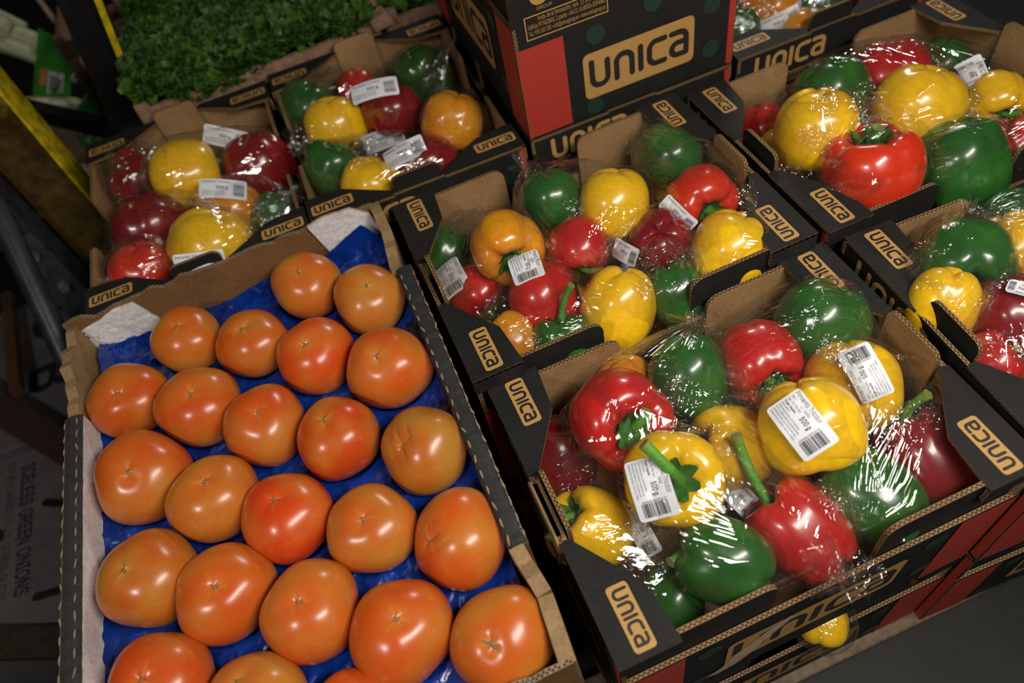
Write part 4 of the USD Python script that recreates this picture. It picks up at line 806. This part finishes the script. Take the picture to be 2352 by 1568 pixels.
def bag(key, members, lab_):
    r = np.random.default_rng(sum(map(ord, key)) * 13 + (5 if key == 'F_b2' else 0))
    far = key[:2] in ('L1', 'L2', 'T_', 'X_')
    sp = SPH4 if far else SPH
    D = np.array(sp.vertices); pts = []
    for k in members:
        _, _, col, c, w, l, ax, lob, st, _ = ROWS[k]
        B3 = basis(ax, 1.0); d = FIB @ trimesh.transformations.random_rotation_matrix(r.random(3))[:3, :3]
        q = d * (w / 2, w / 2, l / 2) * (1.02 + .05 * r.random((80, 1))) + d * .15
        pts.append(q @ B3 + c)
        if INFO[k]['stem'] is not None: pts.append(INFO[k]['stem'][None] + .3 * r.standard_normal((3, 3)))
    pts = np.vstack(pts); cen = np.mean([ROWS[k][3] for k in members], 0)
    hull = ConvexHull(pts - cen); n, o = hull.equations[:, :3], -hull.equations[:, 3]
    pole = np.array((r.normal(), r.normal(), .2))
    for kk, B_, T_, rad in TAILS:
        if kk == key: pole = np.array(T_) - cen
    Bp = basis(pole); D = []
    for a in np.arange(0, 2 * np.pi, 2 * np.pi / r.integers(27, 34)):            # taut creases run from one gathered end to the other
        for la in np.linspace(-1.4, 1.4, 7): D.append((a + .09 * r.normal(), la + .22 * r.normal()))
    D = np.array(D); D = np.stack([np.cos(D[:, 1]) * np.cos(D[:, 0]), np.cos(D[:, 1]) * np.sin(D[:, 0]), np.sin(D[:, 1])], -1) @ Bp
    den = D @ n.T; rh = np.where(den > 1e-6, o / np.maximum(den, 1e-6), 1e9).min(1)
    V = D * (rh + .50 + .42 * r.random(len(D)))[:, None]
    x_, y_, th_, _ = TRAYS.get(key.split('_')[0], (0, 0, 0, 0)); a_ = math.radians(th_); Rm = np.array([[math.cos(a_), math.sin(a_)], [-math.sin(a_), math.cos(a_)]])
    if x_:
        l = (V[:, :2] + cen[:2] - (x_, y_)) @ Rm.T
        for q, lim in ((0, 18.4), (1, 13.75)): l[:, q] = np.clip(l[:, q], -lim, lim)
        V[:, :2] = l @ Rm + (x_, y_) - cen[:2]
    V[:, 2] = np.clip(V[:, 2], -17 - cen[2] if x_ else -99, 99)
    hl = ConvexHull(V); F = hl.simplices.copy(); N = hl.equations[:, :3]
    cr = np.cross(V[F[:, 1]] - V[F[:, 0]], V[F[:, 2]] - V[F[:, 0]]); fl_ = (cr * N).sum(1) < 0; F[fl_] = F[fl_][:, [0, 2, 1]]
    # every flat facet is drawn in a little and joined to its neighbours by narrow rounded creases, which catch the lamps as streaks
    T3 = V[F]; inc = T3.mean(1, keepdims=True); ins = .055
    per = np.linalg.norm(T3 - np.roll(T3, 1, 1), axis=2).sum(1); rin = np.linalg.norm(cr, axis=1) / per
    k_ = np.clip(ins / np.maximum(rin, 1e-4), 0, .45)[:, None, None]; I3 = T3 * (1 - k_) + inc * k_
    W_ = I3.reshape(-1, 3); NN = np.repeat(N, 3, 0); faces = [np.arange(len(W_)).reshape(-1, 3)]; eds = {}
    for fi, f in enumerate(F):
        for q in range(3): eds[(f[q], f[(q + 1) % 3])] = (3 * fi + q, 3 * fi + (q + 1) % 3)
    nxt = {}
    for (a, b__), (ia, ib) in eds.items():
        if (b__, a) in eds:
            jb, ja = eds[(b__, a)]
            if a < b__: faces.append(np.array([[ib, ia, ja], [ib, ja, jb]]))
            nxt[ja] = ia                                                       # round the corner vertex a
    done = set()
    for st in list(nxt):
        if st in done: continue
        loop = [st]; done.add(st); w_ = nxt[st]
        while w_ != st and w_ in nxt and w_ not in done: loop.append(w_); done.add(w_); w_ = nxt[w_]
        # the next facet round the vertex starts at the other edge of this facet
        faces += [np.array([[loop[0], loop[q], loop[q + 1]]]) for q in range(1, len(loop) - 1)]
    Q = W_ / np.linalg.norm(W_, axis=1)[:, None] @ Bp.T; az = np.arctan2(Q[:, 1], Q[:, 0]); s0 = r.uniform(0, 90)
    t = thing('film_bag', lab_, 'bag', cen)
    m = MB().add(W_, np.vstack(faces), (1, 1, 1), np.stack([np.cos(az) + s0, np.sin(az) + s0, Q[:, 2] * 1.3], -1)); m.nrm = NN; m.build(t, 'film', 'film')
    for q, (kk, B_, T_, rad) in enumerate(TAILS):
        if kk != key: continue
        b, e = np.array(B_), np.array(T_); d = e - b; L = np.linalg.norm(d); B3 = basis(d / L, 0)
        na, nh = 48, 14; an = np.arange(na) * 2 * np.pi / na; rings = []
        for h in np.linspace(-.35, 1, nh):
            rad_ = rad * np.interp(h, [-.35, 0, .35, .6, 1], [1.9, 1.3, .75, .45, .9])
            w = rad_ * (1 + .30 * np.sin(7 * an + q) * np.clip(h + .5, 0, 1) + .18 * np.sin(13 * an + 2 * h + q))
            rings.append(np.stack([w * np.cos(an) * .6, w * np.sin(an), np.full(na, h * L) + .25 * np.sin(5 * an + q) * max(h, 0)], -1))
        P = np.vstack(rings) @ B3 + b - cen
        MB().add(P, [[k2 * na + p, k2 * na + (p + 1) % na, (k2 + 1) * na + (p + 1) % na, (k2 + 1) * na + p] for k2 in range(nh - 1) for p in range(na)], (1, 1, 1), np.tile(np.stack([np.cos(an) * 1.5, np.sin(an) * 1.5, 0 * an], -1), (nh, 1))).build(t, 'gathered_end', 'film')
    spots = [(B_, R_, None) for kk, B_, R_ in LOOSE if kk == key]
    up_ = [q for q in range(len(V)) if V[q, 2] / np.linalg.norm(V[q]) > .35]
    for q in r.choice(up_, min(3, len(up_)), replace=False): d_ = V[q] / np.linalg.norm(V[q]); spots.append((cen + V[q] - .1 * d_, r.uniform(1.0, 2.1), d_))
    for B_, R_, up_ in spots:
        # a crumpled loose flap of film: a small sheet folded over and over
        g_ = 34; U_, V_ = np.meshgrid(np.linspace(-1, 1, g_), np.linspace(-.8, .8, g_), indexing='ij'); a0 = r.uniform(0, 6.28)
        wp = meshkit.fbm(np.stack([U_ * 1.3 + a0, V_ * 1.3, U_ * 0 + a0], -1), 3, 2); wq = meshkit.fbm(np.stack([U_ * 1.5, V_ * 1.5 + a0, U_ * 0 + 7], -1), 3, 5)
        tri = lambda q: np.abs((q % 1.0) - .5) * 2
        hgt = .34 * tri(U_ * 1.6 + V_ * .5 + 1.6 * wp + a0) + .20 * tri(V_ * 2.0 - U_ * .9 + 2.0 * wq) + .10 * tri(U_ * 3.3 + V_ * 2.4 + 2 * wp) - .35 * (U_ ** 2 + V_ ** 2)
        k_ = 1 + .22 * (wp - .5) + .25 * (wq - .5)
        c_, s_ = math.cos(a0), math.sin(a0); P = np.stack([(c_ * U_ - s_ * V_) * R_ * k_, (s_ * U_ + c_ * V_) * R_ * k_, hgt * R_ * (.75 if up_ is None else .42)], -1).reshape(-1, 3) @ basis((r.normal() * .3, -.35 + r.normal() * .3, 1) if up_ is None else up_) + np.array(B_) - cen
        F_ = np.array([[p * g_ + q, (p + 1) * g_ + q, (p + 1) * g_ + q + 1, p * g_ + q + 1] for p in range(g_ - 1) for q in range(g_ - 1)])
        MB().add(P, F_, (1, 1, 1), np.full((len(P), 3), a0)).build(t, 'loose_fold', 'film', smooth=True)
    for lb in LABELS:
        if lb[0] == key: add_label(t, lb, cen)
for b_ in BAGS: bag(*b_)

# ------------------------------------------------------------------ kale crates behind
rk = np.random.default_rng(21)
def kale_leaf(r):
    """one ruffled tuft: a small disc whose rim is curled"""
    nr, na = 4, 12; an = np.arange(na) * 2 * np.pi / na; ph = r.uniform(0, 6.28); K = [[(0, 0, 0)]]
    for q in range(1, nr):
        f = q / (nr - 1); rad_ = (.55 + .5 * f) * f * (1 + .25 * np.cos(3 * an + ph)) * 1.5; K.append(np.stack([rad_ * np.cos(an), rad_ * np.sin(an), .9 * f + .5 * f * np.sin(6 * an + ph) + .35 * f * np.sin(4 * an)], -1))
    V = np.vstack(K); F = [[0, 1 + p, 1 + (p + 1) % na] for p in range(na)]
    for q in range(nr - 2):
        for p in range(na):
            a, b = 1 + q * na + p, 1 + q * na + (p + 1) % na; F += [[a, a + na, b + na], [a, b + na, b]]
    return V, np.array(F)
KV = [kale_leaf(np.random.default_rng(s)) for s in range(8)]
def kale(x0, x1, y0, y1, z, n, label, seed):
    r = np.random.default_rng(seed); m = MB()
    hx = MB
    for q in range(n):
        x, y = r.uniform(x0, x1), r.uniform(y0, y1)
        hz = z + 4.5 * (meshkit.fbm(np.array([[x * .11, y * .11, seed]]), 3, 1)[0] - .5) * 2 + r.uniform(-2.2, .6)
        V, F = KV[r.integers(8)]; tilt = basis((r.normal(0, .55), r.normal(0, .55) - .15, 1), r.uniform(0, 6.28))
        g = r.uniform(.5, 1.0); tone = np.array((.040, .105, .012)) * r.uniform(.45, 1.7) + np.array((.03, .04, 0)) * r.random() ** 3
        m.add(V * g @ tilt + (x, y, hz), F, tone)
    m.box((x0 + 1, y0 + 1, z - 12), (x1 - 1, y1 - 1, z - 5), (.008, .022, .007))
    top(m, 'curly_kale', 'leaf', label, 'kale', kind='stuff', smooth=False)
kale(9.0, 49, 104.6, 142, 1.6, 5200, 'heap of dark green curly kale filling the left wooden crate', 1)
kale(52, 92, 106.5, 140, 3.0, 2600, 'curly kale in the right wooden crate, half hidden by the upright carton', 2)
WOOD = (.24, .14, .085)
def crate(x0, x1, y0, y1, z, label, seed):
    r = np.random.default_rng(seed); O = ((x0 + x1) / 2, (y0 + y1) / 2, -20); t = thing('wooden_crate', label, 'crate', O)
    for k in range(3):
        zz = z - 1.2 - 6.2 * k
        for (a, b) in (((x0, y0), (x1, y0)), ((x0, y1), (x1, y1)), ((x0, y0), (x0, y1)), ((x1, y0), (x1, y1))):
            MB().beam((a[0], a[1], zz), (b[0], b[1], zz + .3 * r.standard_normal()), .8, 3.6, np.array(WOOD) * r.uniform(.8, 1.15)).build(t, 'slat', 'wood', origin=O)
    for x in (x0 + .9, x1 - .9):
        for y in (y0 + .9, y1 - .9):
            m = MB(); m.box((x - 1.2, y - 1.2, -20), (x + 1.2, y + 1.2, z + 1.6), np.array(WOOD) * r.uniform(.9, 1.2), .2); m.build(t, 'corner_block', 'wood', origin=O)
    m = MB(); m.box((x0, y0, -20), (x1, y1, -19), np.array(WOOD) * .8); m.build(t, 'base_board', 'wood', origin=O)
    return t, O
k1, O1 = crate(8.4, 49.3, 105.2, 143, .3, 'pale wooden crate heaped with kale, behind the far left tray', 1)
k2, O2 = crate(51, 93, 105.2, 141, .3, 'pale wooden crate of kale behind the upright black carton', 2)
m = MB(); m.beam((50.2, 103, 1.2), (48.3, 118, 3.4), 3.4, .8, np.array(WOOD) * 1.15); m.build(k2, 'lid_slat', 'wood', 'broken slat that sticks out over the trays', origin=O2)
m = MB(); m.box((24, 106.2, 1.2), (26.6, 109.8, 2.2), np.array(WOOD) * 1.1, .15); m.build(k1, 'lid_slat', 'wood', origin=O1)
k3, O3 = crate(-9, 34, 150, 176, -4, 'empty dark wooden crate standing behind the left kale crate', 3)
m = MB(); m.beam((6, 147, 1), (33, 156, 3), 4, .9, np.array(WOOD) * .9); m.build(k3, 'lid_slat', 'wood', origin=O3)

# ------------------------------------------------------------------ racks at the left
YEL = (.62, .47, .010)
O = (-11, 109, -57.9); t = thing('yellow_rack_post', 'thick yellow steel post at the left, duller and darker on its near face', 'post', O)
m = MB(); m.box((-15.2, 105.5, -57.9), (-7, 112.5, 62), YEL, .35); m.build(t, 'post_tube', 'metal', origin=O)
m = MB(); m.box((-15.15, 105.40, -57.9), (-7.35, 105.49, 61), (.17, .115, .010)); m.build(t, 'dull_near_face', 'metal', 'dull darker near face', origin=O)  # thin sheet over the near face, duller than the post
m = MB(); m.flat(Polygon([(-15.15, -57.9), (-7.35, -57.9), (-7.35, 8.5), (-8.6, 6.8), (-10.2, 7.3), (-12.1, 3.6), (-13.4, 2.9), (-15.15, -1)]), (0, 105.38, 0), (1, 0, 0), (0, 0, 1), (0, -1, 0), 0, (.075, .046, .010)); m.build(t, 'dark_low_area', 'metal', 'darker brown area low on the near face', origin=O)  # darker brown area with an uneven top, low on the near face
m = MB(); m.box((-17, 103.5, -57.9), (-4.5, 114.5, -56.7), YEL, .3); m.build(t, 'foot_plate', 'metal', origin=O)
O = (-18.2, 101, -57.9); t = thing('steel_rack_post', 'dark blue grey steel post with bolts, in front of the yellow one', 'post', O)
SG = (.035, .042, .050)
m = MB(); m.box((-21.5, 99, -57.9), (-15.6, 99.9, 60), SG, .1); m.build(t, 'front_flange', 'metal', origin=O)
m = MB(); m.box((-16.5, 99.9, -57.9), (-15.6, 105, 60), SG, .1); m.build(t, 'side_flange', 'metal', origin=O)
for bx, bz in ((-17.2, -4), (-18, -12.7), (-18, -20.5), (-18, 6)):
    b = trimesh.creation.cylinder(1.0, 1.1, sections=6); b.apply_transform(trimesh.transformations.rotation_matrix(math.pi / 2, (1, 0, 0))); b.apply_translation((bx, 98.6, bz))
    m = MB(); v = b.triangles.reshape(-1, 3); m.add(v, np.arange(len(v)).reshape(-1, 3), (.16, .13, .09)); m.build(t, 'bolt', 'metal', origin=O)
O = (-10.3, 80, -20); t = thing('steel_tube', 'worn grey steel tube leaning between the rack post and the tomato crate', 'tube', O)
m = MB(); m.tube([(-11.6, 97, 14.5), (-10.4, 85, 3.5), (-10.4, 72, -8.4), (-10.4, 56, -23), (-10.4, 48, -30)], 1.6, (.016, .020, .023), 18); m.build(t, 'tube_body', 'metal', smooth=40, origin=O)
m = MB(); m.box((-14.5, 44, -57.9), (-6.5, 52, -29), (.03, .034, .038), .4); m.build(t, 'stand', 'metal', origin=O)
O = (3, 120, -57.9); t = thing('black_rack_beam', 'black steel beam with a yellow edge, leaning beside the kale', 'beam', O)
m = MB(); m.beam((-8.5, 124, -57.9), (15.5, 121, 55), 6.2, 4.5, (.006, .006, .006), up=(0, 1, 0)); m.build(t, 'beam_body', 'metal', origin=O)
m = MB(); m.beam((8.0, 117.4, 4.5), (18.8, 116.6, 55), 1.0, .6, YEL, up=(0, 1, 0)); m.build(t, 'yellow_edge', 'metal', origin=O)
m = MB(); m.beam((-19, 141, -9), (3, 119, -11), 2.6, 3.2, (.010, .010, .011)); top(m, 'black_cross_bar', 'metal', 'black flat bar running from behind the yellow post to the black beam', 'bar')

# ------------------------------------------------------------------ celery bags behind the yellow post
def celery(loc, d, n, label, seed, sheet):
    r = np.random.default_rng(seed); O = np.array(loc, float); t = thing('celery_bag', label, 'celery', O)
    d = np.array(d, float); d /= np.linalg.norm(d); x = np.cross(d, (0, .5, 1)); x /= np.linalg.norm(x); y = np.cross(d, x) * -1
    for k in range(n):
        a = r.uniform(-5.0, 5.0); b = r.uniform(-2.5, 2.5); L = r.uniform(20, 27); c = r.uniform(-.06, .06)
        s = np.linspace(-.5, .5, 12)[:, None]; path = O + d * s * L + x * (a * (1 - .35 * (s + .5))) + y * (b + 1.6 * np.cos(s * 3) + c * s)
        tone = np.array((.62, .66, .42)) * r.uniform(.75, 1.1)
        MB().tube(path, np.interp(s[:, 0], [-.5, .5], [1.5, .9]), tone, 10).build(t, 'stalk', 'celery', smooth=True, origin=O)
    if sheet is not None:
        A, B, C_, D_ = (np.array(q, float) for q in sheet)
        g = np.linspace(0, 1, 14); U_, V_ = np.meshgrid(g, g, indexing='ij'); U_, V_ = U_.ravel()[:, None], V_.ravel()[:, None]
        n_ = np.cross(B - A, D_ - A); n_ /= np.linalg.norm(n_)
        P = A * (1 - U_) * (1 - V_) + B * U_ * (1 - V_) + C_ * U_ * V_ + D_ * (1 - U_) * V_ + n_ * (.6 * np.sin(U_ * 3.1) + .35 * np.sin(V_ * 9 + U_ * 4))
        F = [[p * 14 + q, (p + 1) * 14 + q, (p + 1) * 14 + q + 1, p * 14 + q + 1] for p in range(13) for q in range(13)]
        m = MB(); m.add(P, F, (.045, .25, .03)); m.add(P - n_ * .05, [f[::-1] for f in F], (.045, .25, .03)); p = m.build(t, 'green_sheet', 'sheet', 'bright green printed sheet', smooth=False, origin=O)
        def patch(u0, u1, v0, v1, tone, name, off):
            q = [A * (1 - u) * (1 - v) + B * u * (1 - v) + C_ * u * v + D_ * (1 - u) * v + n_ * (.6 * math.sin(u * 3.1) + .35 * math.sin(v * 9 + u * 4) + off) for (u, v) in ((u0, v0), (u1, v0), (u1, v1), (u0, v1))]
            mm = MB(); mm.add(q, [[0, 1, 2, 3]], tone); mm.add(q, [[3, 2, 1, 0]], tone); return mm.build(p, name, 'print', origin=O)
        patch(.44, .66, .14, .34, (.55, .24, .05), 'orange_print', .35)
        patch(.46, .78, .36, .80, (.55, .55, .55), 'white_panel', .35)
        for z in range(6): patch(.50 + .01 * z, .74, .42 + .055 * z, .445 + .055 * z, (.03, .05, .04), 'dark_letter_stroke', .5)
        patch(.80, .92, .30, .46, (.35, .015, .03), 'red_print', .35)
celery((-23.5, 171, -9.5), (-.75, .25, .55), 14, 'pale celery bunch with a green printed sheet, upper left behind the yellow post', 4,
       [(-13.8, 163, -4.2), (-26.2, 163, -19.6), (-18.4, 163, -21.2), (-9.8, 163, -9.9)])
celery((-17.5, 157, -22), (-.8, .2, .4), 8, 'second celery bunch with a green sheet, lower and nearer to the black bar', 5,
       [(-9.6, 148.5, -13.6), (-17.5, 148.5, -18.4), (-17.2, 148.5, -27.5), (-8.4, 148.5, -18)])
celery((-30, 176, -3), (-.75, .25, .55), 8, 'third celery bunch at the left edge of the photo, without a sheet in view', 6, None)
O = (-20, 165, -30); t = thing('celery_crate', 'wooden crate under the celery bags, pale rim in the upper left corner', 'crate', O)
for (a, b, w) in (((-27, 172, 6.2), (-12.5, 172, 1.4), 2.2), ((-12.8, 172, 1.0), (-11, 166, -6), 2.4), ((-34, 150, -33), (-6, 150, -33), 8), ((-6, 150, -33), (-6, 185, -33), 8)):
    m = MB(); m.beam(a, b, 1.0, w, (.34, .26, .19)); m.build(t, 'slat', 'wood', origin=O)
m = MB(); m.box((-36, 150, -38), (-4, 188, -36.5), (.16, .10, .06)); m.build(t, 'base_board', 'wood', origin=O)
m = MB(); m.box((-34, 152, -57.9), (-6, 186, -38), (.05, .04, .03)); m.build(t, 'stand', 'wood', origin=O)

# ------------------------------------------------------------------ onion cartons low at the left
def carton(x0, x1, y0, y1, zt, label):
    O = ((x0 + x1) / 2, (y0 + y1) / 2, -57.9); t = thing('onion_carton', label, 'carton', O)
    m = MB(); m.box((x0, y0, -57.9), (x1, y1, zt), (.13, .122, .125), .25); b = m.build(t, 'body', 'board', origin=O)  # white board toned dark grey: the shade down here is put into its colour
    return t, b, O
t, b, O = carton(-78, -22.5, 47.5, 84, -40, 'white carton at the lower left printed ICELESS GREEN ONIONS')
m = MB(); A, B, N = (0, -1, 0), (1, 0, 0), (0, 0, 1)
put_text(m, 'ICELESS GREEN ONIONS', 2.3, (-38.2, 81.2, -40), A, B, N, 0, 0, .06, (.02, .02, .02), True, 25.5)
put_text(m, 'DIST. BY ALTAR PRODUCE L.L.C.  CALEXICO, CA 92231', 1.2, (-40.8, 83.0, -40), A, B, N, 0, 0, .06, (.02, .02, .02), False, 27)
m2 = MB(); m2.v, m2.f, m2.t, m2.u, m2.n = [v + (0, -.4, 0) for v in m.v], m.f, m.t, m.u, m.n
m2.build(b, 'lettering', 'print', origin=O)
for (px, py, rot) in ((-31, 69.5, 60), (-31.5, 53.5, 82)):
    m = MB(); m.flat(affinity.translate(affinity.rotate(rrect(1.4, 7.5, .6), rot), px, py), (0, 0, -40), (1, 0, 0), (0, 1, 0), (0, 0, 1), .06, (.012, .01, .01)); m.build(b, 'hand_slot', 'print', origin=O)
m = MB(); m.flat(Point(-42.5, 68).buffer(1.8, 10), (0, 0, -40), (1, 0, 0), (0, 1, 0), (0, 0, 1), .06, (.02, .014, .01))
m.build(b, 'round_stain', 'print', origin=O)
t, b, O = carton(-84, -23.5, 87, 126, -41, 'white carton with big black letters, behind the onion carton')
m = MB()
for ch, y in (('B', 106), ('O', 122)):
    m = MB(); put_text(m, ch, 9.0, (-38.5, y, -41), (0, -1, 0), (1, 0, 0), (0, 0, 1), 0, 0, .06, (.015, .015, .015), True); m.build(b, 'lettering', 'print', origin=O)
for i, (a, b2, lab) in enumerate((((-47, 101, -37.6), (-21, 69, -37.6), 'dark brown wooden plank lying across the two white cartons'), ((-46, 51, -39.1), (-20, 40, -39.1), 'dark brown wooden plank in front of the onion carton, lower left'), ((-43, 128, -38.5), (-38, 96, -37.0), 'narrow reddish plank standing at the left edge of the photo'))):
    m = MB(); m.beam(a, b2, (5.2, 4.6, 2.2)[i], 1.6, ((.045, .022, .013), (.035, .02, .012), (.09, .04, .02))[i]); top(m, 'wooden_plank', 'wood', lab, 'plank')
